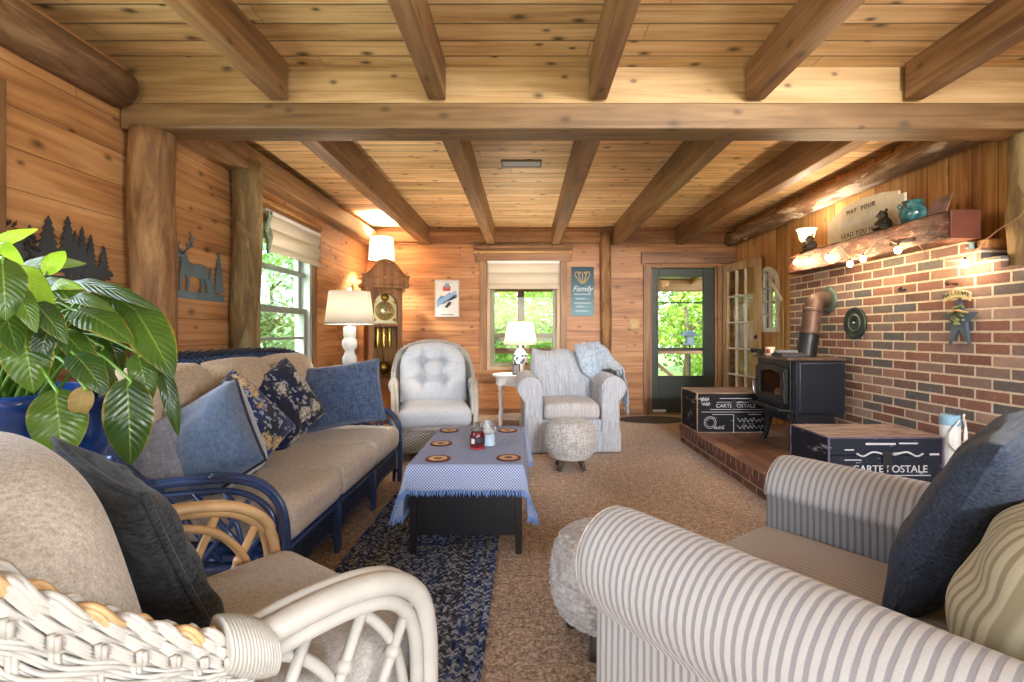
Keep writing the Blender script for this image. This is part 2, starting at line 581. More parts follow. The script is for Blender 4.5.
M_trimX = wood('casing_across', (88, 56, 32), (130, 88, 52), (158, 114, 72), 0, 2, None, knots=.4)
M_trimY = wood('casing_side', (110, 70, 38), (160, 112, 64), (190, 142, 92), 1, 2, None, knots=.4)
M_logZ = bark('log_upright', (88, 58, 34), (136, 98, 62), (172, 134, 92), 2)
M_logZ2 = bark('log_upright_mossy', (78, 60, 34), (124, 100, 62), (164, 140, 98), 2, patch=(150, 132, 92))
M_logY = bark('log_along', (84, 56, 34), (124, 90, 60), (160, 126, 92), 1)
M_logYr = bark('log_along_pale', (88, 60, 40), (130, 98, 70), (180, 152, 124), 1, patch=(206, 188, 168))
PAL = [(122, 90, 78), (134, 94, 80), (114, 88, 80), (148, 112, 96), (98, 92, 90), (136, 110, 100), (120, 82, 70), (160, 132, 118), (114, 100, 94), (132, 92, 78), (128, 106, 98), (86, 86, 88)]
M_brick = brick('chimney_brick', 1, 2, .207, .066, .0125, PAL, mcol=(206, 190, 168))
PALh = [(116, 76, 58), (104, 70, 56), (126, 86, 68), (98, 70, 60), (112, 80, 66)]
M_hfront = brick('hearth_stretcher', 1, 2, .207, .057, .010, PALh, voff=.0015)
M_hrow = brick('hearth_rowlock', 1, 2, .088, .30, .010, PALh, voff=.1, offset=0)
M_hend = brick('hearth_end', 0, 2, .207, .057, .010, PALh)
M_htop = brick('hearth_paving', 1, 0, .42, .10, .006, [(128, 98, 80), (116, 88, 74), (138, 108, 92), (110, 84, 70)], mcol=(112, 74, 54), uoff=.1)

def carpet_mat():
    t = NT('carpet')
    o = t.coord('Position')
    f = t.noise(o, 210, 2, .6)
    g = t.noise(o, 2.2, 3, .6)
    h = t.noise(o, 70, 2, .6)
    h2 = t.noise(o, 26, 3, .7)
    k = t.m('ADD', t.m('ADD', t.m('MULTIPLY', f, .34), t.m('MULTIPLY', h, .40)), t.m('MULTIPLY', h2, .26))
    c = t.ramp(k, [(.38, (88, 66, 50)), (.49, (156, 128, 104)), (.60, (214, 190, 164))])
    m = t.m('ADD', .74, t.m('MULTIPLY', g, .5))
    c = t.mix(1.0, c, t.comb(m, m, m), 'MULTIPLY')
    return t.done(t.pbr(c, 1.0, t.bump(k, .9, .012), **{'Specular IOR Level': .1, 'Sheen Weight': .2}))
M_carpet = carpet_mat()
M_green_frame = plain('window_paint', (150, 160, 152), .5)
M_grey_frame = plain('window_paint_grey', (150, 150, 130), .5)
M_vinyl = plain('window_vinyl', (178, 190, 186), .45)
M_glass = pane_glass('window_glass', (252, 255, 253), .85)
M_black = plain('black_iron', (22, 22, 24), .45, .0)
M_brass = plain('brass', (142, 116, 74), .45, .5)
M_bluewhite = plain('white_trim', (205, 206, 204), .6)

# ------------------------------------------------------------------ the room shell
XL, XR, YB, YR, ZC = -2.14, 2.85, 6.5, -2.6, 2.54
def wall(name, axis, pos, thick, a0, a1, z0, z1, holes, mat):
    ua = sorted({a0, a1} | {h[0] for h in holes} | {h[1] for h in holes})
    uz = sorted({z0, z1} | {h[2] for h in holes} | {h[3] for h in holes})
    mb = MB()
    for i in range(len(ua) - 1):
        for j in range(len(uz) - 1):
            ca, cz = (ua[i] + ua[i + 1]) / 2, (uz[j] + uz[j + 1]) / 2
            if any(h[0] < ca < h[1] and h[2] < cz < h[3] for h in holes): continue
            p0, p1 = sorted((pos, pos + thick))
            if axis == 'x': mb.box(p0, p1, ua[i], ua[i + 1], uz[j], uz[j + 1])
            else: mb.box(ua[i], ua[i + 1], p0, p1, uz[j], uz[j + 1])
    return struct(name, mb, mat)
HW1 = (3.78, 4.80, .70, 2.02)
HW2 = (-.515, .474, .605, 2.07)
HW3 = (.35, 1.86, .70, 2.05)
HW4 = (-1.9, -.2, .60, 2.05)
HD1 = (1.69, 2.60, 0.0, 2.02)
HR = (-1.3, 1.9, .06, 2.32)
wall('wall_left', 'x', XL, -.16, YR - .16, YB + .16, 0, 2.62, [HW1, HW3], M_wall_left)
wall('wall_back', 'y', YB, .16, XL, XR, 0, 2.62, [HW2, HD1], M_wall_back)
wall('wall_right', 'x', XR, .16, YR - .16, YB + .16, 0, 2.62, [HW4], M_wall_right)
wall('wall_rear', 'y', YR, -.16, XL, XR, 0, 2.62, [HR], M_wall_back)
struct('floor', MB().box(XL - .16, XR + .16, YR - .16, YB + .16, -.12, 0), M_carpet)
struct('ceiling', MB().box(XL - .16, XR + .16, YR - .6, YB + .16, ZC, ZC + .08), M_ceil)

# ceiling joists: each one is a timber of its own
JX = (-1.30, -.465, .385, 1.217, 2.055)
for i, x in enumerate(JX):
    struct('ceiling_joist', MB().box(x - .047, x + .047, YR + .01, 2.54, 2.345, ZC + .01), M_beamY, bevel=.008)
for i, x in enumerate((-1.345, -.46, .415, 1.235, 2.085)):
    struct('ceiling_joist', MB().box(x - .055, x + .055, 2.66, YB - .005, 2.30, ZC + .01), M_beamY, bevel=.008)
struct('main_beam', MB().box(XL + .01, XR, 2.52, 2.70, 2.19, 2.328), M_beamX, bevel=.012)
hb = MB(); hb.box(XL, XR, 2.575, 2.655, 2.412, ZC + .005); hb.box(XL, XR, 2.56, 2.66, 2.334, 2.408)
struct('header_board', hb, M_header, bevel=.004)
# plate along the left and right walls and above the back wall
struct('wall_plate', MB().box(XL, XL + .17, 2.70, YB - .01, 2.28, 2.46), M_beamY, bevel=.015)
def log_pole(name, p, q, r, mat, seed=0, seg=18, n=26):
    p, q = V(p), V(q)
    pts, rs = [], []
    for i in range(n + 1):
        t = i / n
        w = V((mnoise.noise(V((t * 3 + seed, 1, 2))), mnoise.noise(V((t * 3 + seed, 5, 2))), mnoise.noise(V((t * 3 + seed, 9, 2))))) * r * .12
        pts.append(p.lerp(q, t) + w)
        rs.append(r * (1 + .05 * mnoise.noise(V((t * 6, seed, 4)))))
    mb = MB(); mb.tube(pts, rs, seg)
    return struct(name, mb, mat)
log_pole('log_plate', (XL + .035, YR, 2.40), (XL + .03, 2.50, 2.385), .10, M_logY, 3)
log_pole('log_plate', (2.765, 2.75, 2.36), (2.765, YB - .01, 2.36), .088, M_logYr, 8)
log_pole('log_post', (-2.012, 2.60, 0), (-2.012, 2.60, 2.20), .106, M_logZ, 1)
log_pole('log_post', (-2.03, 3.50, 0), (-2.03, 3.50, 2.36), .098, M_logZ2, 2)
log_pole('log_post', (1.085, 6.44, 0), (1.085, 6.44, 2.45), .072, M_logZ, 5)
log_pole('log_post', (2.742, 2.60, 1.405), (2.752, 2.60, 2.20), .100, M_logZ2, 6)
struct('wall_plate', MB().box(XL, XR, YB - .05, YB, 2.33, 2.47), M_trimX, bevel=.006)
struct('baseboard_back', MB().box(XL, 1.58, YB - .02, YB, 0, .09), M_trimX, bevel=.004)
struct('trim_1', MB().box(XL, XR, YB - .022, YB, 2.30, 2.325), M_trimX)

# chimney brickwork: stepped at its near end, reaching up under the mantel
def chimney():
    mb = MB()
    prof = [(1.2, 0), (4.745, 0), (4.745, 1.66), (2.86, 1.66), (2.86, 1.606), (2.758, 1.606), (2.758, 1.541), (2.643, 1.541), (2.643, 1.475), (2.531, 1.475), (2.531, 1.41), (1.2, 1.41)]
    # drop the last-but-one tread so that the top course ends under the mantel
    M = frame((2.62, 0, 0), (0, 1, 0), (0, 0, 1), (1, 0, 0))
    mb.prism(prof, 0, .228, M)
    return struct('chimney_breast', mb, M_brick)
chimney()
hm = MB()
hm.box(1.598, 2.64, 1.9, 4.93, 0, .114, 0)
hm.box(1.585, 2.64, 1.9, 4.945, .114, .172, 1)
hearth = struct('hearth', hm, [M_hfront, M_hrow, M_htop, M_hend])
for p in hearth.data.polygons:
    if p.normal.z > .9: p.material_index = 2
    elif abs(p.normal.y) > .9: p.material_index = 3

# ------------------------------------------------------------------ windows and doors
def sash_rect(mb, axis, pos, d, a0, a1, z0, z1, w, mi=0):
    """a rectangular frame of bars in the wall plane"""
    for (p0, p1, q0, q1) in ((a0, a0 + w, z0, z1), (a1 - w, a1, z0, z1), (a0 + w, a1 - w, z0, z0 + w), (a0 + w, a1 - w, z1 - w, z1)):
        if axis == 'x': mb.box(min(pos, pos + d), max(pos, pos + d), p0, p1, q0, q1, mi)
        else: mb.box(p0, p1, min(pos, pos + d), max(pos, pos + d), q0, q1, mi)
def hbar(mb, axis, pos, d, a0, a1, z0, z1, mi=0):
    if axis == 'x': mb.box(min(pos, pos + d), max(pos, pos + d), a0, a1, z0, z1, mi)
    else: mb.box(a0, a1, min(pos, pos + d), max(pos, pos + d), z0, z1, mi)

# window_1: the double-hung window in the left wall behind the sofa
w1 = sroot('window_1', (XL, 4.29, .7), label='grey-green double-hung window in the left wall behind the sofa')
def child_struct(name, mb, mat, root, **kw):
    o = mb.build(name, mat, None, **kw)
    o.parent = root
    o.location = -V(root.location)
    return o
f = MB()
sash_rect(f, 'x', XL + .012, -.15, HW1[0], HW1[1], HW1[2], HW1[3], .05)
child_struct('window_frame', f, M_vinyl, w1, bevel=.004)
f = MB(); sash_rect(f, 'x', XL - .02, -.05, 3.83, 4.75, .75, 1.345, .055)
hbar(f, 'x', XL - .03, -.025, 3.885, 4.695, 1.05, 1.075)
child_struct('lower_sash', f, M_green_frame, w1, bevel=.004)
f = MB(); sash_rect(f, 'x', XL - .075, -.05, 3.83, 4.75, 1.30, 1.97, .055)
hbar(f, 'x', XL - .03, -.04, 3.83, 4.75, 1.655, 1.70)
child_struct('upper_sash', f, M_green_frame, w1, bevel=.004)
child_struct('pane', MB().box(XL - .047, XL - .043, 3.87, 4.71, .79, 1.31), M_glass, w1)
child_struct('pane', MB().box(XL - .102, XL - .098, 3.87, 4.71, 1.34, 1.93), M_glass, w1)
f = MB()
f.box(XL - .0, XL + .025, 4.80, 4.89, .60, 2.02); f.box(XL - .0, XL + .025, 3.69, 3.78, .60, 2.02)
child_struct('casing', f, M_trimZ, w1, bevel=.005)
f = MB(); f.box(XL, XL + .03, 3.62, 4.96, 2.02, 2.20); f.box(XL, XL + .05, 3.62, 4.96, 2.165, 2.20)
child_struct('head_casing', f, M_trimY, w1, bevel=.005)
child_struct('window_sill', MB().box(XL - .02, XL + .07, 3.66, 4.92, .655, .70), M_trimY, w1, bevel=.006)

# window_2: in the back wall, looking out on the porch
w2 = sroot('window_2', (0, YB, .605), label='window in the back wall behind the small white table')
f = MB(); sash_rect(f, 'y', YB + .0, .14, HW2[0], HW2[1], HW2[2], HW2[3], .045)
child_struct('window_frame', f, plain('window_paint_beige', (196, 170, 138), .55), w2, bevel=.004)
f = MB(); sash_rect(f, 'y', YB + .03, .05, -.47, .43, .65, 1.10, .055)
child_struct('lower_sash', f, M_grey_frame, w2, bevel=.004)
f = MB(); sash_rect(f, 'y', YB + .085, .045, -.47, .43, 1.0, 2.02, .05)
child_struct('upper_sash', f, M_grey_frame, w2, bevel=.004)
f = MB()
child_struct('pane', MB().box(-.43, .39, YB + .053, YB + .057, .69, 1.06), M_glass, w2)
child_struct('pane', MB().box(-.43, .39, YB + .105, YB + .109, 1.05, 1.98), M_glass, w2)
f = MB(); f.box(-.61, -.515, YB - .03, YB, .56, 2.07); f.box(.474, .565, YB - .03, YB, .56, 2.07)
child_struct('casing', f, M_trimZ, w2, bevel=.006)
f = MB(); f.box(-.67, .62, YB - .035, YB, 2.07, 2.215); f.box(-.69, .64, YB - .055, YB, 2.235, 2.29)
child_struct('head_casing', f, M_trimX, w2, bevel=.005)
f = MB(); f.box(-.66, .60, YB - .085, YB, .545, .605); f.box(-.62, .58, YB - .03, YB, .44, .545)
child_struct('window_sill', f, M_trimX, w2, bevel=.006)

# window_3: left wall, beside the camera (only its casing edge shows); window_4 lights the near room; the unseen rear opening is added for fill
def side_window(name, axis, pos, d, H, root_loc, label):
    r = sroot(name, root_loc, label=label)
    f = MB(); sash_rect(f, axis, pos, d, H[0], H[1], H[2], H[3], .05)
    mid = (H[2] + H[3]) / 2
    hbar(f, axis, pos + d * .3, d * .3, H[0], H[1], mid - .025, mid + .025)
    child_struct('window_frame', f, M_vinyl, r, bevel=.004)
    c = MB(); s = -1 if d > 0 else 1
    for (a0, a1, z0, z1) in ((H[0] - .1, H[0], H[2] - .1, H[3] + .1), (H[1], H[1] + .1, H[2] - .1, H[3] + .1), (H[0], H[1], H[3], H[3] + .1), (H[0], H[1], H[2] - .1, H[2])):
        hbar(c, axis, pos, s * .025, a0, a1, z0, z1)
    child_struct('casing', c, M_trimZ, r, bevel=.005)
    return r
side_window('window_3', 'x', XL, -.15, HW3, (XL, 1.2, .7), 'window in the left wall beside the potted plant')
side_window('window_4', 'x', XR, .15, HW4, (XR, -1, .6), 'window in the right wall nearest the rear')
side_window('window_5', 'y', YR, -.15, HR, (.3, YR, .1), 'wide unseen opening in the rear wall, added for fill light')

# door_1: dark green storm door
M_dgreen = plain('storm_door_green', (40, 50, 42), .45)
d1 = sroot('door_1', (2.15, YB, 0), label='dark green storm door with a tall glass panel')
f = MB()
yy0, yy1 = YB + .04, YB + .085
f.box(1.715, 1.815, yy0, yy1, .02, 1.985); f.box(2.43, 2.575, yy0, yy1, .02, 1.985)
f.box(1.815, 2.43, yy0, yy1, 1.873, 1.985); f.box(1.815, 2.43, yy0, yy1, .02, .524)
f.box(1.815, 2.43, yy0 + .01, yy1 - .008, .865, .905); f.box(1.815, 2.43, yy0 + .012, yy1 - .012, 1.51, 1.53)
child_struct('door_leaf', f, M_dgreen, d1, bevel=.006)
f = MB(); sash_rect(f, 'y', yy0 - .008, .01, 1.79, 2.455, .50, 1.90, .026)
child_struct('glazing_bead', f, M_dgreen, d1, bevel=.003)
child_struct('pane', MB().box(1.81, 2.435, YB + .06, YB + .064, .52, 1.875), M_glass, d1)
child_struct('sweep', MB().box(1.74, 1.92, YB + .036, YB + .04, .03, .065), M_bluewhite, d1)
f = MB(); f.box(1.60, 1.69, YB - .03, YB, 0, 2.02); f.box(1.69, 1.72, YB, YB + .14, 0, 2.02)
f.box(2.60, 2.70, YB - .03, YB, 0, 2.02); f.box(2.575, 2.60, YB, YB + .14, 0, 2.02)
child_struct('jamb', f, M_trimZ, d1, bevel=.005)
f = MB(); f.box(1.57, XR, YB - .04, YB, 2.045, 2.20); f.box(1.69, 2.60, YB, YB + .14, 1.99, 2.02)
child_struct('head_casing', f, M_trimX, d1, bevel=.005)
child_struct('threshold', MB().box(1.69, 2.6, YB - .02, YB + .14, .0, .02), M_brass, d1)

# door_2: the French door, swung open against the right wall
fd = V((2.67, 6.43)); fe = V((2.785, 5.68))
L2 = (fe - fd).length
ang = math.atan2(fe.y - fd.y, fe.x - fd.x)
d2 = sroot('door_2', (fd.x, fd.y, 0), ang, label='open French door with fifteen small panes against the right wall')
M_french = wood('french_door', (150, 118, 82), (190, 160, 122), (214, 188, 150), 2, 0, None, coord='Object', knots=.1)
f = MB()
st = .10
f.box(0, st, -.02, .02, .012, 2.01); f.box(L2 - st, L2, -.02, .02, .012, 2.01)
f.box(st, L2 - st, -.02, .02, 1.91, 2.01); f.box(st, L2 - st, -.02, .02, .012, .24)
f.build('door_leaf', M_french, d2, bevel=.004)
f = MB()
for i in (1, 2):
    x = st + (L2 - 2 * st) * i / 3; f.box(x - .011, x + .011, -.016, .016, .24, 1.91)
for j in range(1, 5):
    z = .24 + (1.91 - .24) * j / 5; f.box(st, L2 - st, -.016, .016, z - .011, z + .011)
f.build('glazing_bars', plain('glazing_bar_paint', (206, 200, 188), .5), d2, bevel=.003)
MB().box(st - .005, L2 - st + .005, -.002, .002, .235, 1.915).build('pane', M_glass, d2)
k = MB()
for sg in (-1, 1):
    k.lathe([(.028, .02), (.028, .026), (.010, .028), (.010, .05), (.026, .058), (.030, .072), (.022, .085), (0, .088)], (0, 0, 0), 16, M=frame((L2 - .05, 0, .90), (1, 0, 0), (0, 0, 1), (0, -sg, 0)))
    k.lathe([(.024, .02), (.024, .03), (0, .032)], (0, 0, 0), 16, M=frame((L2 - .05, 0, 1.06), (1, 0, 0), (0, 0, 1), (0, -sg, 0)))
k.build('door_knob', M_black, d2)

# ------------------------------------------------------------------ outdoors
def lawn():
    t = NT('lawn')
    o = t.coord('Position')
    c = t.ramp(t.noise(o, 14, 5, .7), [(.35, (96, 128, 46)), (.6, (168, 186, 90)), (.75, (206, 210, 130))])
    return t.done(t.pbr(c, .95))
struct('ground', MB().box(-30, 30, -12, 40, -.5, -.4), lawn())
M_deck = wood('deck_boards', (120, 96, 74), (150, 124, 98), (172, 148, 120), 0, 1, .14, knots=.2)
M_porch = wood('porch_wood', (120, 74, 48), (158, 104, 72), (180, 128, 96), 0, 2, None, knots=.3)
M_porch_white = plain('porch_soffit', (214, 204, 190), .7)
struct('porch_floor', MB().box(-2.2, 3.6, YB + .16, 8.6, -.2, -.06), M_deck)
struct('porch_roof', MB().prism([(YB + .17, 2.40), (8.95, 1.93), (8.95, 2.0), (YB + .17, 2.47)], -2.6, 3.9, frame((0, 0, 0), (0, 1, 0), (0, 0, 1), (1, 0, 0))), M_porch_white)
struct('porch_beam', MB().box(-2.4, 3.8, 8.35, 8.5, 1.83, 2.03), M_porch, bevel=.01)
for x in (-1.6, -.75, .32, 1.2, 2.05, 2.9):
    struct('porch_rafter', MB().prism([(YB + .18, 2.31), (8.35, 1.95), (8.35, 2.04), (YB + .18, 2.40)], x - .025, x + .025, frame((0, 0, 0), (0, 1, 0), (0, 0, 1), (1, 0, 0))), M_porch)
M_porchZ = wood('porch_post_wood', (84, 58, 40), (112, 82, 58), (136, 104, 78), 2, 0, None, knots=.3)
for x in (-2.1, -.07, 3.6):
    struct('porch_post', MB().box(x - .06, x + .06, 8.36, 8.48, -.06, 1.83), M_porchZ, bevel=.01)
rl = thing('porch_railing', 'brown wooden porch railing seen through the back window and door', 'railing', (0, 8.42, -.06))
for (x0, x1) in ((-2.04, -.13), (-.01, 3.54)):
    m = MB(); m.box(x0, x1, -.045, .045, .86, .90); m.box(x0, x1, -.02, .02, .80, .86); m.box(x0, x1, -.02, .02, .12, .17)
    m.build('rail', M_porch, rl, bevel=.005)
for x in (2.06,):
    MB().box(x - .045, x + .045, -.045, .045, 0, .96).build('post', M_porchZ, rl, bevel=.006)
MB().bar((2.10, 0, .80), (2.86, 0, .17), .035, .06).build('brace', M_porch, rl)
fdr = thing('bird_feeder', 'small grey bird feeder on a thin pole beyond the door glass', 'bird feeder', (3.12, 9.1, -.4))
MB().tube([(0, 0, 0), (0, 0, 1.28)], .012, 8).build('pole', M_black, fdr)
m = MB(); m.box(-.09, .09, -.09, .09, 1.28, 1.30); m.box(-.06, .06, -.06, .06, 1.30, 1.45)
m.build('hopper', plain('feeder_grey', (128, 140, 160), .5), fdr)
m = MB(); m.prism([(-.14, 0), (.14, 0), (0, .10)], -.13, .13, frame((0, 0, 1.45), (1, 0, 0), (0, 0, 1), (0, -1, 0)))
m.build('roof', plain('feeder_roof', (96, 104, 124), .5), fdr)

M_trunk = bark('tree_bark', (62, 48, 36), (92, 74, 56), (120, 100, 80), 2)
LM = [leafmat('leaf_bright', (96, 132, 42), (172, 194, 88), .5, .4), leafmat('leaf_mid', (84, 130, 50), (150, 186, 88), .5, .4),
      leafmat('leaf_dark', (40, 66, 34), (88, 122, 66), .5, .25), leafmat('leaf_cool', (84, 122, 84), (156, 190, 150), .45, .3)]
def tree(label, base, h, rad, nl, ls, mat, seed, narrow=1.0, low=.12):
    rn = random.Random(seed)
    t = thing('leafy_tree', label, 'tree', base, 0, 'trees and shrubs outside the windows')
    m = MB()
    m.tube([(0, 0, 0), (.05, .03, h * .3), (-.04, 0, h * .7)], [.07 + h * .012, .05 + h * .008, .02], 8)
    for k in range(5):
        a = rn.uniform(0, 6.28); z = h * rn.uniform(.25, .6)
        m.tube([(0, 0, z), (rad * .35 * math.cos(a), rad * .35 * math.sin(a), z + h * .12), (rad * .7 * math.cos(a), rad * .7 * math.sin(a), z + h * .2)], [.035, .022, .008], 6)
    m.build('trunk', M_trunk, t)
    c = MB()
    clumps = []
    for k in range(26):
        a = rn.uniform(0, 6.28); b = rn.uniform(low, 1.0)
        rr = rad * math.sqrt(max(.05, 1 - (2 * b - 1) ** 2)) * rn.uniform(.45, 1)
        clumps.append((V((rr * math.cos(a), rr * math.sin(a), b * h)), rad * rn.uniform(.28, .5)))
    for k in range(nl):
        cc, cr = clumps[rn.randrange(len(clumps))]
        d = V((rn.gauss(0, 1), rn.gauss(0, 1), rn.gauss(0, .8))).normalized() * cr * rn.uniform(.5, 1.05)
        p = cc + d
        x = V((rn.gauss(0, 1), rn.gauss(0, 1), rn.gauss(0, .6))).normalized()
        n_ = (d.normalized() + V((0, 0, .5)) + V((rn.gauss(0, .5), rn.gauss(0, .5), rn.gauss(0, .5)))).normalized()
        y = n_.cross(x).normalized() if n_.cross(x).length > .01 else x.orthogonal()
        L = ls * rn.uniform(.7, 1.3); W = L * .42 * narrow
        x = y.cross(n_)
        c.add([p - x * L * .5, p + y * W * .5 - n_ * W * .15, p + x * L * .5, p - y * W * .5 - n_ * W * .15, p + n_ * .0], [(0, 1, 4), (1, 2, 4), (2, 3, 4), (3, 0, 4)], 0, False)
    c.build('crown', mat, t)
    return t
tree('glossy dark shrub close outside the left-hand window', (-4.3, 8.0, -.4), 2.9, 1.25, 3600, .17, LM[3], 1, .7, .05)
tree('tall pale shrub behind the glossy one outside the left-hand window', (-5.6, 10.6, -.4), 4.2, 1.9, 3600, .2, LM[1], 2)
tree('low shrub below the sill of the left-hand window', (-3.35, 6.2, -.4), 1.7, .75, 1800, .14, LM[2], 3, .7, .05)
tree('bright bush behind the porch rail, left half of the back window', (-1.1, 10.6, -.4), 2.3, 1.3, 3600, .15, LM[1], 4, 1, .05)
tree('bright bush behind the porch rail, right half of the back window', (1.0, 11.2, -.4), 2.5, 1.3, 3600, .15, LM[1], 5, 1, .05)
tree('tall tree standing behind the bushes of the back window', (.3, 15.5, -.4), 6.2, 2.8, 4200, .26, LM[0], 6)
tree('yellow-green tree filling the storm door glass', (4.1, 12.2, -.4), 3.6, 1.5, 4200, .17, LM[0], 7, 1, .05)
tree('dark tree behind the yellow-green one beyond the storm door', (6.0, 16.0, -.4), 6.6, 2.6, 4200, .26, LM[2], 8)
tree('dark tree, far left of the garden', (-3.4, 17.0, -.4), 6.4, 2.9, 3600, .28, LM[2], 9)
tree('blue-green tree far behind the back window', (-.9, 20.0, -.4), 7.5, 3.2, 3000, .32, LM[3], 10)
tree('pale green tree far behind the bird feeder', (8.6, 19.0, -.4), 7.0, 2.9, 3000, .3, LM[1], 12)
# ------------------------------------------------------------------ soft materials
M_linen = fabric('linen_beige', (148, 136, 122), (190, 180, 166), 300)
M_sofa_seat = fabric('sofa_linen', (168, 157, 144), (198, 189, 176), 130)
M_sofa_back = fabric('sofa_linen_back', (166, 148, 126), (198, 182, 160), 130)
M_seat_grey = fabric('seat_linen_grey', (150, 142, 134), (190, 183, 176), 280)
M_rock_cushion = fabric('rocker_cushion', (176, 180, 188), (202, 206, 212), 150)
M_charcoal = fabric('charcoal_cord', (18, 19, 21), (66, 67, 69), 150, streak=(10, 160, 110), sheen=.1, bump=.5)
M_denim = fabric('denim_weave', (30, 36, 47), (66, 74, 89), 160, streak=(9, 220, 120), sheen=.1, bump=.4)
M_velvet = fabric('slate_velvet', (60, 78, 104), (92, 112, 140), 110, rough=.8, sheen=.9)
M_velvet_d = plain('dark_piping', (38, 44, 54), .9)
M_lilac = fabric('lilac_grey', (112, 110, 118), (142, 140, 148), 90)
M_bluepill = fabric('blue_chenille', (46, 60, 88), (86, 104, 134), 80, rough=.9, sheen=.6)
def floral(name, base, c1, c2, sc, seed):
    t = NT(name)
    o = t.n('VectorMath', {0: t.coord('Object'), 1: (seed * 1.7, seed * .9, seed)}, operation='ADD').outputs[0]
    wv = t.n('VectorMath', {0: o, 1: t.comb(t.m('MULTIPLY', t.noise(o, 18, 3), .09), t.m('MULTIPLY', t.noise(o, 23, 3), .09), 0.0)}, operation='ADD').outputs[0]
    v1 = t.n('TexVoronoi', {'Vector': wv, 'Scale': sc}).outputs['Distance']
    v2 = t.n('TexVoronoi', {'Vector': wv, 'Scale': sc * 3.4}).outputs['Distance']
    n = t.noise(o, 60, 3, .7)
    f1 = t.ramp(t.m('ADD', v1, t.m('MULTIPLY', t.m('SUBTRACT', n, .5), .5)), [(.33, (255, 255, 255)), (.41, (0, 0, 0))])
    f2 = t.ramp(t.m('ADD', v2, t.m('MULTIPLY', t.m('SUBTRACT', n, .5), .7)), [(.27, (255, 255, 255)), (.34, (0, 0, 0))])
    b = t.ramp(t.noise(o, 9, 3), [(.4, base[0]), (.6, base[1])])
    col = t.mix(f2, b, lin(c2))
    cc = t.mix(t.ramp(t.noise(o, 70, 2), [(.45, (0, 0, 0)), (.6, (255, 255, 255))]), lin(c1), lin(tuple(q * .72 for q in c1)))
    col = t.mix(f1, col, cc)
    return t.done(t.pbr(col, .9, t.bump(n, .2, .003), **{'Sheen Weight': .2, 'Specular IOR Level': .15}))
M_floral_a = floral('floral_blue_gold', ((30, 52, 110), (44, 46, 54)), (200, 176, 132), (142, 156, 178), 8.5, 3.3)
M_floral_b = floral('floral_navy_cream', ((28, 36, 66), (38, 40, 52)), (190, 184, 170), (140, 140, 146), 7.0, 8.1)
M_pillow_stripe = stripes('beige_stripe', 0, .021, (186, 176, 146), (142, 130, 102), .38)
M_bluerattan = plain('blue_rattan', (36, 58, 98), .32, var=.25, **{'Coat Weight': .3})
M_bluedark = plain('dark_blue_cane', (28, 40, 66), .45, var=.2)
M_white_rattan = plain('white_rattan', (176, 171, 162), .5, var=.07, bump=(40, .15))
M_tan_rattan = plain('tan_rattan', (188, 152, 106), .4, var=.15)
M_white_paint = plain('white_paint', (216, 216, 212), .45, var=.04)

# ------------------------------------------------------------------ braided rug
def rug():
    t = NT('braided_rug')
    o = t.coord('Object')
    x, y, z = t.sep(o)
    # distance to the spine of the oval gives the braid rings
    yy = t.m('MAXIMUM', t.m('SUBTRACT', t.m('ABSOLUTE', y), .88), 0.0)
    d = t.m('SQRT', t.m('ADD', t.m('MULTIPLY', x, x), t.m('MULTIPLY', yy, yy)))
    ring = t.m('DIVIDE', d, .0135)
    ri = t.m('FLOOR', ring); rf = t.m('FRACT', ring)
    sgn = t.m('SUBTRACT', t.m('MULTIPLY', t.m('MODULO', ri, 2.0), 2.0), 1.0)
    along = t.m('ADD', t.m('MULTIPLY', y, 88.0), t.m('MULTIPLY', t.m('MULTIPLY', rf, sgn), 1.0))
    af = t.m('FRACT', along)
    cell = t.wn(t.comb(ri, t.m('FLOOR', along), 1.0))
    f = t.noise(o, 190, 2)
    k = t.m('ADD', t.m('MULTIPLY', cell, .5), t.m('MULTIPLY', f, .5))
    band = t.ramp(t.wn(t.comb(t.m('FLOOR', t.m('DIVIDE', d, .063)), 3.0, 3.0)), [(0, (64, 70, 86)), (.4, (56, 78, 120)), (.75, (70, 74, 86))], 'CONSTANT')
    band = t.mix(t.ramp(d, [(.335, (0, 0, 0)), (.34, (255, 255, 255))]), band, lin(48, 74, 126))
    c = t.mix(t.ramp(k, [(.5, (0, 0, 0)), (.70, (255, 255, 255))]), band, lin(176, 180, 188))
    c = t.mix(t.ramp(k, [(.26, (255, 255, 255)), (.36, (0, 0, 0))]), c, lin(30, 35, 48))
    h = t.m('MULTIPLY', t.m('SINE', t.m('MULTIPLY', rf, PI)), t.m('ADD', .6, t.m('MULTIPLY', t.m('SINE', t.m('MULTIPLY', af, PI)), .4)))
    mat = t.done(t.pbr(c, .95, t.bump(h, .8, .01), **{'Specular IOR Level': .15}))
    poly = []
    for k in range(25):
        a = PI * k / 24
        poly.append((.375 * math.cos(a), .88 + .375 * math.sin(a)))
    for k in range(25):
        a = PI + PI * k / 24
        poly.append((.375 * math.cos(a), -.88 + .375 * math.sin(a)))
    m = MB(); m.prism(poly, 0.001, .014)
    o = m.build('braided_rug', mat, loc=(-.515, 2.48, 0), bevel=.004)
    tag(o, 'oval braided rug in blue and grey under the coffee table', 'rug')
rug()
m = MB(); m.prism([(.42 * math.cos(2 * PI * k / 32), .24 * math.sin(2 * PI * k / 32)) for k in range(32)], .001, .012)
tag(m.build('doormat', plain('doormat_dark', (62, 56, 54), 1.0, var=.2, bump=(120, .5)), loc=(1.62, 6.1, 0), bevel=.003), 'dark oval doormat on the carpet before the storm door', 'doormat')

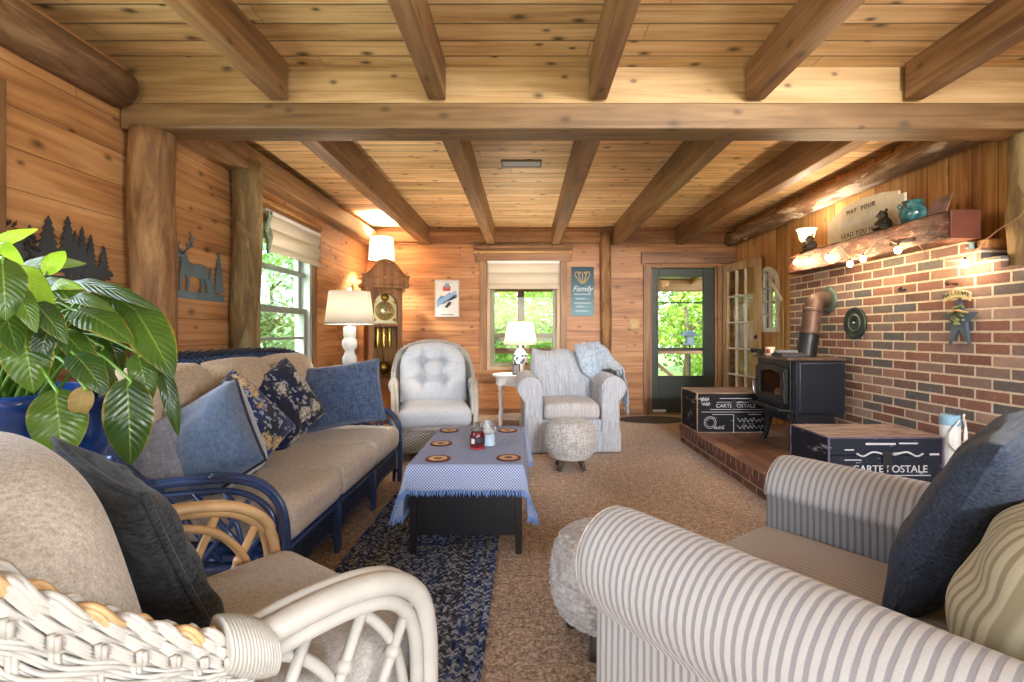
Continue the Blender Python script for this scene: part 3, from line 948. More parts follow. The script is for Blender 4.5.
# ------------------------------------------------------------------ sofa
SO = V((-1.37, 2.75, 0))
sofa = thing('rattan_sofa', 'blue rattan three-seat sofa with beige cushions along the left wall', 'sofa', SO)
def mirror(pts): return [(p[0], -p[1], p[2]) for p in pts]
arm_pts = [(.425, -.86, .0), (.43, -.86, .20), (.425, -.86, .36), (.395, -.862, .46), (.32, -.868, .525), (.2, -.88, .548), (.05, -.92, .548), (-.05, -.95, .54)]
rim_half = [(-.05, -.95, .54), (-.13, -.965, .63), (-.24, -.96, .80), (-.33, -.90, .93), (-.39, -.74, .985), (-.415, -.4, 1.0), (-.42, 0, 1.0)]
rim_full = rim_half + [(p[0], -p[1], p[2]) for p in reversed(rim_half[:-1])]
for side in (1, -1):
    A = arm_pts if side == 1 else mirror(arm_pts)
    arm = MB(); path = catmull(A, 8)
    arm.tube(path, .0185, 10)
    inner = [V((p.x - (.045 if p.z < .5 else .0), p.y, p.z - (.04 if p.z > .45 else 0))) for p in path]
    arm.tube(catmull([(.385, A[0][1], .0), (.388, A[0][1], .3), (.37, A[3][1], .41), (.30, A[4][1], .475), (.2, A[5][1], .502), (.05, A[6][1], .502), (-.05, A[7][1], .50)], 8), .0125, 8)
    for k, (dx, dy) in enumerate(((.011, -.012), (-.005, .016))):
        arm.tube([V((p.x + dx, p.y + dy * side, p.z + .010)) for p in path[16:44]], .010, 6)
    ao = arm.build('armrest', M_bluerattan, sofa)
    lat = MB(); yl = side * -.88
    for (p, q) in (((.10, .50), (.33, .20)), ((.22, .50), (.385, .28)), ((-.02, .50), (.20, .20)), ((-.04, .30), (.12, .50)), ((.10, .20), (.29, .46)), ((.24, .20), (.38, .37))):
        lat.tube([(p[0], yl - side * .03, p[1]), (q[0], yl + side * .008, q[1])], .011, 8)
    lat.tube([(-.1, yl - side * .03, .20), (.39, yl + side * .01, .20)], .018, 8)
    lat.tube(catmull([(.0, yl - side * .02, .21), (.04, yl - side * .02, .38), (.14, yl - side * .01, .43), (.24, yl, .38), (.28, yl, .21)], 6), .011, 8)
    lat.build('lattice', M_bluerattan, ao)
    wr = MB()
    for k in range(9):
        t = k / 8 - .5
        c = V((-.05 + t * .07, side * (-.95 + t * .01), .53 + t * -.02))
        wr.lathe([(.036 + .006 * math.cos(t * 3), -.004), (.041, 0), (.036, .004)], (0, 0, 0), 14, M=frame(c, (0, 1, 0), (0, 0, 1), (1, 0, 0)))
    wr.build('cane_wrap', M_bluerattan, ao)
    lg = MB(); lg.tube([(-.36, side * -.82, 0), (-.36, side * -.84, .55)], .022, 10); lg.build('leg', M_bluerattan, sofa)
rp = catmull(rim_full, 10)
rim = MB()
for k in range(3):
    rim.tube([p + V((.012 * math.cos(i * .9 + k * 2.1), 0, .012 * math.sin(i * .9 + k * 2.1))) for i, p in enumerate(rp)], .012, 6)
rim.build('back_rim', M_bluedark, sofa)
def weave_mat(name, c1, c2, s):
    t = NT(name)
    o = t.coord('Object')
    x, y, z = t.sep(o)
    a = t.m('SINE', t.m('MULTIPLY', t.m('ADD', y, x), s)); b = t.m('SINE', t.m('MULTIPLY', z, s * 1.6))
    h = t.m('ADD', t.m('MULTIPLY', t.m('MULTIPLY', a, b), .5), .5)
    c = t.ramp(h, [(.15, c1), (.6, c2)])
    return t.done(t.pbr(c, .4, t.bump(h, .8, .01)))
M_weave_blue = weave_mat('blue_weave', (18, 34, 66), (52, 92, 150), 150)
M_weave_white = weave_mat('white_weave', (140, 138, 132), (184, 181, 175), 150)
bk = MB()
def bshell(u, v):
    i = u * (len(rp) - 1); k = min(int(i), len(rp) - 2); p = rp[k].lerp(rp[k + 1], i - k)
    b = V((max(-.36, p.x + .04), p.y * .93, .16))
    return b.lerp(p, v)
bk.grid(bshell, 60, 10)
bk.build('woven_back', M_weave_blue, sofa, solid=.012)
fr = MB()
fr.tube([(.40, -.86, .262), (.40, .86, .262)], .014, 8); fr.tube([(.405, -.86, .236), (.405, .86, .236)], .011, 8)
fr.tube([(.40, -.86, .225), (-.36, -.86, .225)], .018, 8); fr.tube([(.40, .86, .225), (-.36, .86, .225)], .018, 8)
fr.box(-.36, .39, -.84, .84, .225, .262)
fr.build('seat_frame', M_bluerattan, sofa)
for y in (-.30, .28):
    MB().bar((.415, y, 0), (.415, y, .24), .05, .022, up=(1, 0, 0)).build('leg', M_bluerattan, sofa, bevel=.004)
for (y0, y1) in ((-.84, -.33), (-.27, .25), (.31, .84)):
    c = MB(); x = .408
    def bot(y):
        t = (y - y0) / (y1 - y0); e = min(t, 1 - t)
        return .075 + .055 * (1 - math.exp(-e * 14)) if e < .5 else .13
    n = int((y1 - y0) / .021)
    for k in range(1, n):
        y = y0 + (y1 - y0) * k / n
        c.box(x - .002, x + .002, y - .004, y + .004, bot(y), .232)
    z = .222
    while z > .09:
        ys = [y0 + (y1 - y0) * k / 40 for k in range(41)]
        run = [y for y in ys if bot(y) < z]
        parts = []
        for y in run:
            if parts and y - parts[-1][-1] < .02: parts[-1].append(y)
            else: parts.append([y])
        for pr in parts:
            if len(pr) > 1: c.box(x - .004, x, pr[0], pr[-1], z - .004, z + .004)
        z -= .0195
    c.tube([(x, y0 + (y1 - y0) * k / 30, bot(y0 + (y1 - y0) * k / 30)) for k in range(31)], .008, 6)
    c.build('cane_panel', M_bluedark, sofa)
def puff(amt, sag=0.0):
    def fn(o, u):
        k = (1 - u[0] ** 2) * (1 - u[1] ** 2)
        if u[2] > 0: o.z += amt * max(0, k) ** .5
        return o
    return fn
for y in (-.555, .0, .555):
    c = MB(); c.rbox((.085, y, .345), (.715, .550, .165), .055, 8, fn=puff(.012))
    so = c.build('seat_cushion', M_sofa_seat, sofa)
# tufted back cushions
def tufted(W, H, T, top_round, buttons, depth, M, name, mat, parent, crease=.5):
    mb = MB()
    def par(t):
        t = t * 2 - 1
        return (math.sin(t * PI / 2) * .5 + t * .5)
    def outline(a, b):
        u, v = par(a), par(b)
        vv = (v + 1) / 2
        w = W / 2 * (1 - top_round * max(0, (vv - .55) / .45) ** 2.2)
        return u, v, u * w, vv * H - top_round * .22 * H * max(0, (vv - .5) * 2) * (u * u)
    def front(a, b):
        u, v, x, y = outline(a, b)
        e = max(0, 1 - u ** 4) * max(0, 1 - v ** 4)
        z = T * .55 * e ** .5
        for (bx, by) in buttons:
            d2 = (x - bx) ** 2 + (y - by) ** 2
            z -= depth * math.exp(-d2 / .0016) * e
            z -= depth * crease * math.exp(-((x - bx) / .018) ** 2) * math.exp(-abs(y - by) / .12) * e
            z -= depth * crease * .8 * math.exp(-((y - by) / .018) ** 2) * math.exp(-abs(x - bx) / .12) * e
        return V((x, -z, y))
    def back(a, b):
        u, v, x, y = outline(a, b)
        e = max(0, 1 - u ** 4) * max(0, 1 - v ** 4)
        return V((x, T * .45 * e ** .5, y))
    mb.grid(front, 44, 44, M=M); mb.grid(back, 16, 16, M=M, flip=True)
    return mb.build(name, mat, parent)
# local: x across, -y is the face, z up.  Sofa faces +X: x -> +Y, y -> -X
for y in (-.57, .0, .57):
    M = frame((-.17, y, .40), (0, 1, 0), (-1, 0, 0), (0, 0, 1)) @ rotm(-.24)
    tufted(.585, .59, .22, .10, [(-.1, .36), (.1, .36), (-.1, .2), (.1, .2)], .05, M, 'back_cushion', M_sofa_back, sofa)

# pillows on the sofa
throw_pillow('throw_pillow', 'slate-blue velvet pillow with dark piping, nearest on the sofa', M_velvet, .46, .43, .30, (-1.395, 2.10, .612), (-.20, -.90, .34), (-.38, .30, 1), .24, M_velvet_d, 1, pinch=.04)
throw_pillow('throw_pillow', 'plain lilac-grey pillow half hidden behind the sofa arm lattice', M_lilac, .36, .34, .12, (-1.545, 1.93, .575), (.3, -.85, .30), (-.4, .25, 1), .1, None, 2)
throw_pillow('throw_pillow', 'blue and gold floral pillow beside the slate velvet one', M_floral_a, .46, .44, .22, (-1.43, 2.37, .640), (.80, -.45, .38), (-.5, -.25, 1), .22, None, 3, pinch=.05)
throw_pillow('throw_pillow', 'dark navy floral pillow with cream blossoms, mid sofa', M_floral_b, .45, .45, .21, (-1.475, 2.90, .675), (.84, -.45, .32), (-.42, -.22, 1), .12, None, 4, pinch=.05)
throw_pillow('throw_pillow', 'large plain blue chenille pillow at the far sofa arm', M_bluepill, .56, .45, .20, (-1.30, 3.40, .675), (.25, -.92, .34), (-.12, .4, 1), .12, M_bluepill, 5, pinch=.05)

# ------------------------------------------------------------------ wicker armchairs
M_gap = plain('wicker_shade', (120, 112, 102), .8)  # backing sheet darkened so the gaps between strands look shaded
def wicker_chair(name, label, cat, loc, rz, seat_mat, back_mat, tan_left, tufts, group=None):
    root = thing(name, label, cat, loc, rz, group)
    rim_c = [(.372, -.04, .622), (.378, -.15, .692), (.372, -.28, .80), (.325, -.39, .925), (.19, -.455, 1.0), (0, -.475, 1.025)]
    rim_c = rim_c + [(-p[0], p[1], p[2]) for p in reversed(rim_c[:-1])]
    bot_c = [(.345, -.02, .26), (.35, -.12, .26), (.34, -.24, .26), (.27, -.33, .26), (.15, -.375, .26), (0, -.385, .26)]
    bot_c = bot_c + [(-p[0], p[1], p[2]) for p in reversed(bot_c[:-1])]
    Rp, Bp = catmull(rim_c, 16), catmull(bot_c, 16)
    n = len(Rp)
    def smp(P, u):
        i = max(0, min(1, u)) * (n - 1); k = min(int(i), n - 2)
        return P[k].lerp(P[k + 1], i - k)
    def S(u, v):
        b, r = smp(Bp, u), smp(Rp, u)
        p = b.lerp(r, v)
        bul = .02 * math.sin(PI * v)
        c = V((p.x, p.y + .1, 0)); c.z = 0
        if c.length > 1e-6: p += c.normalized() * bul
        return p
    def N(u, v):
        e = .004
        a = S(min(1, u + e), v) - S(max(0, u - e), v); b = S(u, min(1, v + .02)) - S(u, max(0, v - .02))
        q = b.cross(a) if False else a.cross(b)
        q.normalize()
        p = S(u, v)
        if q.dot(V((p.x, p.y + .1, .05))) < 0: q = -q
        return q
    sh = MB(); sh.grid(lambda a, b: S(a, b) - N(a, b) * .012, 64, 10)
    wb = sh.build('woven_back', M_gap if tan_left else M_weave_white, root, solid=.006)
    NS = 40
    wv = MB()
    stk = 34
    rows = 40
    steps = 170
    for r in range(rows):
        v = (r + .5) / (rows + 3.6)
        pts = []
        for i in range(steps + 1):
            u = i / steps
            w = math.sin((u * stk + r * .5) * PI)
            pts.append(S(u, min(1, v + .008 * math.sin((u * stk + r * .5) * PI + 1.2))) + N(u, v) * (.004 + .0065 * w))
        for dv in (-.0033, .0033):
            wv.tube([p + V((0, 0, dv)) for p in pts], .0036, 5)
    for k in range(stk * 1):
        u = (k + .5) / stk
        for du in (-.0022, .0022):
            wv.tube([S(u + du, v / 8) + N(u, v / 8) * .001 for v in range(9)], .0038, 5)
    # broad twisted border strands below the rim with paired stitches
    for r, v in enumerate((.925, .955, .985)):
        for ph in (0, PI):
            pts = []
            for i in range(steps + 1):
                u = i / steps
                a = u * 17 * 2 * PI + ph + r * 1.4
                pts.append(S(u, min(1, v + .012 * math.sin(a))) + N(u, v) * (.012 + .007 * math.cos(a)))
            for dv in (-.0062, -.002, .0022, .0064):
                wv.tube([p + V((0, 0, dv)) for p in pts], .0030, 5)
    for k in range(34):
        u = (k + .5) / 34
        for du in (-.002, .002):
            p = [S(u + du, q) + N(u, q) * .024 for q in (.912, .93, .945)]
            wv.tube(p, .0045, 5)
    wv.build('wicker_strands', M_white_rattan, wb)
    bd = MB(); bt = MB()
    for k in range(3):
        pts = []
        for i in range(steps * 2 + 1):
            u = i / (steps * 2)
            a = u * 13 * 2 * PI + k * 2 * PI / 3
            pts.append(smp(Rp, u) + N(u, .97) * (.002 + .015 * math.cos(a)) + V((0, 0, .004 + .007 * math.sin(a * 2))))
        for j in range(4):
            an = j * PI / 2
            (bt if (k == 0 and tan_left) else bd).tube([p + V((0, .0042 * math.cos(an + i * .05), .0046 * math.sin(an + i * .05))) for i, p in enumerate(pts)], .0044, 5)
    rim = bd.build('braided_rim', M_white_rattan, root)
    if tan_left:
        bt2 = bt.build('bare_strand', M_tan_rattan, rim); bt2['label'] = 'bare tan strand of the braid'
    # arms
    for sg in (1, -1):
        am = M_tan_rattan if (tan_left and sg < 0) else M_white_rattan
        P = [(.372, -.06, .618), (.372, .06, .625), (.366, .18, .612), (.36, .27, .58), (.355, .335, .52), (.352, .362, .43), (.35, .368, .30), (.35, .368, .16), (.35, .365, .0)]
        P = catmull([(p[0] * sg, p[1], p[2]) for p in P], 8)
        a = MB(); a.tube(P, .024, 12)
        a.tube([V((p.x - .028 * sg, p.y - (.006 if p.z < .5 else 0), p.z + (.012 if p.z > .45 else 0))) for p in P[:44]], .015, 8)
        if am is not M_tan_rattan: a.tube([V((p.x, p.y - .034 * max(0, min(1, (.62 - p.z) / .12)), p.z - .036 * max(0, min(1, (p.z - .42) / .12)))) for p in P], .016, 8)
        ao = a.build('armrest', am, root)
        if am is M_tan_rattan: ao['label'] = 'bare tan rattan armrest'
        l = MB(); x = .352 * sg
        for (p, q) in (((-.06, .28), (.08, .595)), ((.06, .28), (.20, .585)), ((.18, .28), (.315, .53))):
            l.tube([(x, p[0], p[1]), (x, q[0], q[1])], .0115, 8)
            mp = V((x, p[0], p[1])).lerp(V((x, q[0], q[1])), .62)
            l.ell(mp, .017, 10, 6)
        l.tube(catmull([(x - .012 * sg, .10, .59), (x - .012 * sg, .20, .54), (x - .012 * sg, .275, .44), (x - .012 * sg, .31, .31)], 6), .0115, 8)
        l.tube(catmull([(x - .012 * sg, -.03, .58), (x - .012 * sg, .06, .53), (x - .012 * sg, .13, .44), (x - .012 * sg, .165, .31)], 6), .0115, 8)
        l.tube([(x, -.10, .275), (x, .37, .275)], .017, 8)
        l.build('arm_lattice', am, ao)
        w = MB()
        for k in range(15):
            t = k / 14 - .5
            c = V((.372 * sg, -.045 + t * .07, .618 + t * -.045))
            w.lathe([(.036 + .010 * math.cos(t * 2.5), -.003), (.0405 + .010 * math.cos(t * 2.5), 0), (.036 + .010 * math.cos(t * 2.5), .003)], (0, 0, 0), 18, M=frame(c, (1, 0, 0), (0, -.45, .893), (0, .893, .45)) if False else frame(c, (0, 0, 1), (1, 0, 0), (0, 1, 0)))
        w.build('cane_wrap', M_white_rattan, ao)
        lg = MB(); lg.tube([(.30 * sg, -.30, 0), (.30 * sg, -.30, .27)], .02, 10); lg.build('leg', M_white_rattan, root)
    b = MB()
    b.rbox((0, .03, .165), (.66, .62, .20), .03, 4)
    b.build('woven_base', M_weave_white, root)
    b = MB()
    loop = [(-.345, .355, .27), (.345, .355, .27), (.34, -.22, .27), (.2, -.36, .27), (-.2, -.36, .27), (-.34, -.22, .27)]
    b.tube(loop, .019, 8, closed=True)
    b.tube([(-.345, .36, .085), (.345, .36, .085)], .016, 8)
    b.box(-.34, .34, -.33, .35, .262, .285)
    b.build('seat_frame', M_white_rattan, root)
    c = MB()
    c.rbox((0, .055, .368), (.635, .70, .165), .06, 8, fn=puff(.014))
    so = c.build('seat_cushion', seat_mat, root)
    M = frame((0, -.205, .43), (1, 0, 0), (0, 1, 0), (0, 0, 1))
    M = frame((0, -.205, .43), (-1, 0, 0), (0, -1, 0), (0, 0, 1)) @ rotm(-.24)
    bt_ = [(-.1, .40), (.1, .40), (-.1, .22), (.1, .22)] if tufts else []
    tufted(.655 if tufts else .62, .60 if tufts else .535, .20 if tufts else .25, .30, bt_, .075, M, 'back_cushion', back_mat, root, crease=.8)
    return root
HN = math.atan2(-.58, .815)
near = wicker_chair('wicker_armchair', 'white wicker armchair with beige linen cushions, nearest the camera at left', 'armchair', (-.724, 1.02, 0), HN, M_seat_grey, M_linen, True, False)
def loc2w(root_loc, rz, p):
    return Matrix.Translation(V(root_loc)) @ Matrix.Rotation(rz, 4, 'Z') @ V(p)
q = loc2w((-.724, 1.02, 0), HN, (-.10, -.045, .65))
nh = V((-math.sin(HN), math.cos(HN), 0)); nr = V((math.cos(HN), math.sin(HN), 0))
throw_pillow('throw_pillow', 'charcoal corded pillow leaning in the near white wicker chair', M_charcoal, .42, .46, .115, q, nh + V((0, 0, .42)) - nr * .05, V((0, 0, 1)) - nh * .42, .16, M_charcoal, 7, pinch=.15)
rock = wicker_chair('wicker_rocker', 'white wicker swivel rocker with tufted pale grey cushions before the clock', 'armchair', (-.86, 4.55, 0), PI + .22, M_rock_cushion, M_rock_cushion, False, True)

# ------------------------------------------------------------------ roll-arm armchairs
def roll_armchair(name, label, loc, rz, W, D, arm_r, arm_z, back_z, m_along, m_across, m_seat, group=None, back_bow=0.0, skirt=.2):
    """faces local -y; W outside width between arm centres plus rolls, D depth"""
    root = thing(name, label, 'armchair', loc, rz, group)
    ax = W / 2 - arm_r * .95
    base = MB()
    base.rbox((0, D / 2, .165), (2 * ax - .02, D - .06, .29), .02, 4)
    base.build('base', m_across, root)
    for sg in (-1, 1):
        prof = []
        prof.append((-.085, .02)); prof.append((-.088, .2)); prof.append((-.09, arm_z - arm_r))
        for k in range(19):
            a = PI - (PI * 1.28) * k / 18
            prof.append((.028 + arm_r * 1.02 * math.cos(a), arm_z - arm_r + arm_r * math.sin(a)))
        prof.append((.082, arm_z - arm_r * 2.02)); prof.append((.085, .2)); prof.append((.087, .02))
        cx, cz = .01, arm_z - arm_r
        ys = [0, .003, .012, .03, .06, .12] + [.12 + (D - .22) * k / 10 for k in range(1, 11)]
        sc = [.80, .90, .965, .993, 1.0, 1.0] + [1.0] * 10
        mb = MB(); np_ = len(prof)
        vs = []
        for y, s_ in zip(ys, sc):
            for (x, z) in prof:
                if s_ < 1:
                    d = (1 - s_) * .11
                    vx = cx - x; vz = (cz - z) if z > cz - arm_r else 0
                    L = math.hypot(vx, vz) or 1
                    xx, zz = x + vx / L * d, z + vz / L * d
                else: xx, zz = x, z
                wob = .004 * mnoise.noise(V((x * 9, y * 7, z * 9 + sg)))
                vs.append((sg * (ax + xx + wob), y, zz + wob * .5))
        fs = []
        for j in range(len(ys) - 1):
            for k in range(np_ - 1):
                q = (j * np_ + k, j * np_ + k + 1, (j + 1) * np_ + k + 1, (j + 1) * np_ + k)
                fs.append(q if sg < 0 else tuple(reversed(q)))
        cap = tuple(range(np_)); fs.append(cap if sg > 0 else tuple(reversed(cap)))
        cap = tuple(range((len(ys) - 1) * np_, len(ys) * np_)); fs.append(tuple(reversed(cap)) if sg > 0 else cap)
        mb.add(vs, fs)
        ar = mb.build('armrest', m_along, root)
        wl = MB()
        wl.tube([V((sg * (ax + x * .94), .004, z if z < cz else cz + (z - cz) * .94)) for (x, z) in prof[2:-2]], .0035, 6)
        wl.build('welt', m_seat, ar)
    bk = MB()
    def bf(a, b, sgn):
        u, v = a * 2 - 1, b
        w = (ax - .02) * (1 - .06 * max(0, v - .7) / .3 * abs(u))
        z = .30 + (back_z - .30) * v - back_bow * u * u * v + .012 * v * math.cos(u * PI * 2.0)
        e = (max(0, 1 - u ** 10) * max(0, 1 - v ** 10)) ** .5
        yc = D - .25 + .17 * v
        return V((u * w, yc + sgn * (.09 * e), z))
    bk.grid(lambda a, b: bf(a, b, -1), 28, 20); bk.grid(lambda a, b: bf(a, b, 1), 28, 20, flip=True)
    bk.build('backrest', m_across, root)
    c = MB()
    c.rbox((0, (D - .30) / 2 - .0, .385), (2 * ax - .20, D - .30, .15), .045, 8, fn=puff(.018))
    c.build('seat_cushion', m_seat, root)
    s = MB()
    for k in range(1):
        s.rbox((0, D / 2 - .01, skirt / 2 + .012), (2 * ax + .19, D - .04, skirt), .012, 3)
    s.build('skirt', m_across, root)
    return root
S_along = stripes('ticking_along', 1, .0195, (186, 183, 181), (140, 138, 141), .42)
S_across = stripes('ticking_across', 0, .0195, (186, 183, 181), (140, 138, 141), .42)
S_seat = stripes('ticking_seat', 0, .0195, (182, 172, 164), (164, 154, 147), .4)
def streaky(name, c1, c2, axis, s=120):
    st = [6, 6, 6]; st[axis] = s
    return fabric(name, c1, c2, 120, streak=tuple(st))
G_along = streaky('grey_streak_arm', (134, 140, 152), (190, 190, 192), 0, 90)
G_across = streaky('grey_streak', (138, 146, 160), (192, 193, 196), 0, 90)
G_seat = streaky('grey_streak_seat', (156, 150, 148), (188, 184, 182), 0, 70)
# heading of the near chair: local -y -> (-.58,.81)
HC = math.atan2(-.58, -.81)   # rotation about z taking (0,-1) to (-.58,.81)
roll_armchair('striped_armchair', 'grey and white ticking-striped armchair, large in the right foreground', (.575, 1.495, 0), HC, 1.06, 1.05, .122, .675, .90, S_along, S_across, S_seat)
roll_armchair('grey_armchair', 'pale blue-grey roll-arm armchair under the back window with a throw on it', (.435, 4.40, 0), .05, .94, .86, .115, .715, .93, G_along, G_across, G_seat, back_bow=.0)
hc = V((-.58, .81, 0)).normalized(); rc = V((.81, .58, 0)).normalized()
P0 = V((.575, 1.495, 0))
throw_pillow('throw_pillow', 'dark denim pillow leaning in the striped armchair', M_denim, .50, .50, .17, P0 - hc * .575 + rc * .20 + V((0, 0, .70)), hc * 1.0 + V((0, 0, .45)), V((0, 0, 1)) - hc * .45, -.10, None, 9)
throw_pillow('throw_pillow', 'beige striped pillow in front of the dark denim one', M_pillow_stripe, .32, .30, .16, P0 - hc * .70 - rc * .10 + V((0, 0, .655)), hc * 1.0 + V((0, 0, .35)) - rc * .2, V((0, 0, 1)) - hc * .35, .10, None, 10, pinch=.0)
# knitted throw over the grey armchair's far shoulder
def throw():
    R = [ # rows along the drape, each left -> right (world)
        [(.57, 4.985, .74), (.68, 4.96, .64), (.80, 4.86, .735), (.93, 4.68, .728)],
        [(.53, 5.01, .88), (.68, 5.0, .89), (.78, 4.985, .86), (.93, 4.84, .72)],
        [(.52, 5.10, .955), (.68, 5.10, .985), (.80, 5.08, .97), (.99, 4.88, .74)],
        [(.56, 5.2, .955), (.70, 5.22, .985), (.84, 5.17, .95), (1.03, 4.93, .64)],
        [(.58, 5.29, .90), (.74, 5.31, .90), (.90, 5.22, .83), (1.06, 4.95, .52)],
        [(.60, 5.32, .78), (.78, 5.34, .76), (.95, 5.25, .66), (1.07, 4.97, .40)],
        [(.62, 5.33, .62), (.80, 5.35, .60), (.97, 5.27, .48), (1.065, 4.97, .31)]]
    rows = [catmull(r, 10) for r in R]
    cols = [catmull([rows[j][i] for j in range(len(rows))], 8) for i in range(len(rows[0]))]
    nu, nv = len(cols), len(cols[0])
    mb = MB()
    def fn(a, b):
        i, j = round(a * (nu - 1)), round(b * (nv - 1))
        p = cols[i][j].copy()
        w = math.sin(a * 34 + b * 3 + 2 * mnoise.noise(p * 6)) * .009 + mnoise.noise(p * 14) * .010
        return p + V((w * .3, -w * .6 - .012, w + .012))
    mb.grid(fn, nu - 1, nv - 1)
    t = thing('throw_blanket', 'pale blue knitted throw draped over the grey armchair', 'blanket', (.8, 5.1, .93))
    o = mb.build('cloth', fabric('knit_blue', (132, 150, 170), (186, 196, 206), 60, bump=.6), t, solid=.012)
    o.location = -V((.8, 5.1, .93))
    fr = MB()
    for k in range(26):
        p = V(fn(k / 25, 1.0)); q = V(fn(1.0, k / 25))
        for s in (p, q):
            fr.tube([s, s + V((RN.uniform(-.01, .01), RN.uniform(-.008, .008), -.03)), s + V((RN.uniform(-.015, .015), 0, -.06))], .003, 5)
    f = fr.build('fringe', fabric('knit_fringe', (150, 166, 184), (190, 200, 210), 60), t); f.location = -V((.8, 5.1, .93)); f['kind'] = 'stuff'
throw()

# ------------------------------------------------------------------ knitted footstools
M_knit = fabric('knit_grey', (140, 136, 134), (196, 192, 188), 70, bump=.5)
M_darkwood = wood('dark_stool_wood', (44, 36, 32), (66, 56, 50), (88, 76, 68), 2, 0, None, coord='Object', knots=0)
def pouf(label, loc):
    t = thing('footstool', label, 'footstool', loc, 0, 'grey knitted footstools')
    prof = [(.0, .085), (.10, .085), (.155, .10), (.182, .14), (.195, .20), (.196, .26), (.186, .32), (.160, .37), (.11, .395), (.05, .402), (0, .403)]
    P = catmull([(r, 0, z) for r, z in prof], 6)
    n = len(P)
    def fn(r, z, a):
        i = z / .021
        row = math.floor(i); f = i - row
        ph = a * 20 + (row % 2) * PI
        knit = abs(math.sin(ph / 2 + (f - .5) * 1.4 * (1 if row % 2 else -1)))
        k = .0125 * (math.sin(PI * f) ** .6 * .6 + knit * .6) + .003 * mnoise.noise(V((math.cos(a) * 30, math.sin(a) * 30, z * 60)))
        return r + k * min(1, r / .06)
    # finer rings for the knit
    prof2 = []
    for i in range(n - 1):
        for k in range(3):
            q = P[i].lerp(P[i + 1], k / 3); prof2.append((max(0, q.x), q.z))
    prof2.append((0, .403))
    mb = MB(); mb.lathe(prof2, (0, 0, 0), 156, fn=fn)
    mb.build('knitted_cover', M_knit, t)
    for k in range(4):
        a = PI / 4 + k * PI / 2
        l = MB(); l.tube([(.10 * math.cos(a), .10 * math.sin(a), .10), (.145 * math.cos(a), .145 * math.sin(a), 0)], [.026, .018], 10)
        l.build('leg', M_darkwood, t)
    return t
p1 = pouf('grey knitted footstool standing before the grey armchair', (.375, 3.96, 0))
dup(p1, (.30, 1.76, 0), .3, 'grey knitted footstool half hidden behind the striped armchair')

# ------------------------------------------------------------------ coffee table, cloth and what stands on it
M_blackwood = plain('black_stain', (24, 25, 29), .35, var=.1)
TX0, TX1, TY0, TY1, TZ = -.57, -.02, 2.375, 3.33, .462
ct = thing('coffee_table', 'low black wooden coffee table under a blue checked cloth', 'coffee table', ((TX0 + TX1) / 2, (TY0 + TY1) / 2, 0))
cw, cd = (TX1 - TX0) / 2, (TY1 - TY0) / 2
MB().box(-cw, cw, -cd, cd, TZ - .03, TZ - .002).build('tabletop', M_blackwood, ct, bevel=.004)
for sx in (-1, 1):
    for sy in (-1, 1):
        MB().box(sx * (cw - .012) - .0165, sx * (cw - .012) + .0165, sy * (cd - .03) - .02, sy * (cd - .03) + .02, .0155, TZ - .03).build('leg', M_blackwood, ct, bevel=.003)
for sy in (-1, 1):
    MB().box(-cw + .03, cw - .03, sy * (cd - .03) - .008, sy * (cd - .03) + .008, .105, TZ - .03).build('end_panel', M_blackwood, ct, bevel=.002)
for sx in (-1, 1):
    MB().box(sx * (cw - .02) - .008, sx * (cw - .02) + .008, -cd + .05, cd - .05, .20, TZ - .03).build('side_panel', M_blackwood, ct, bevel=.002)
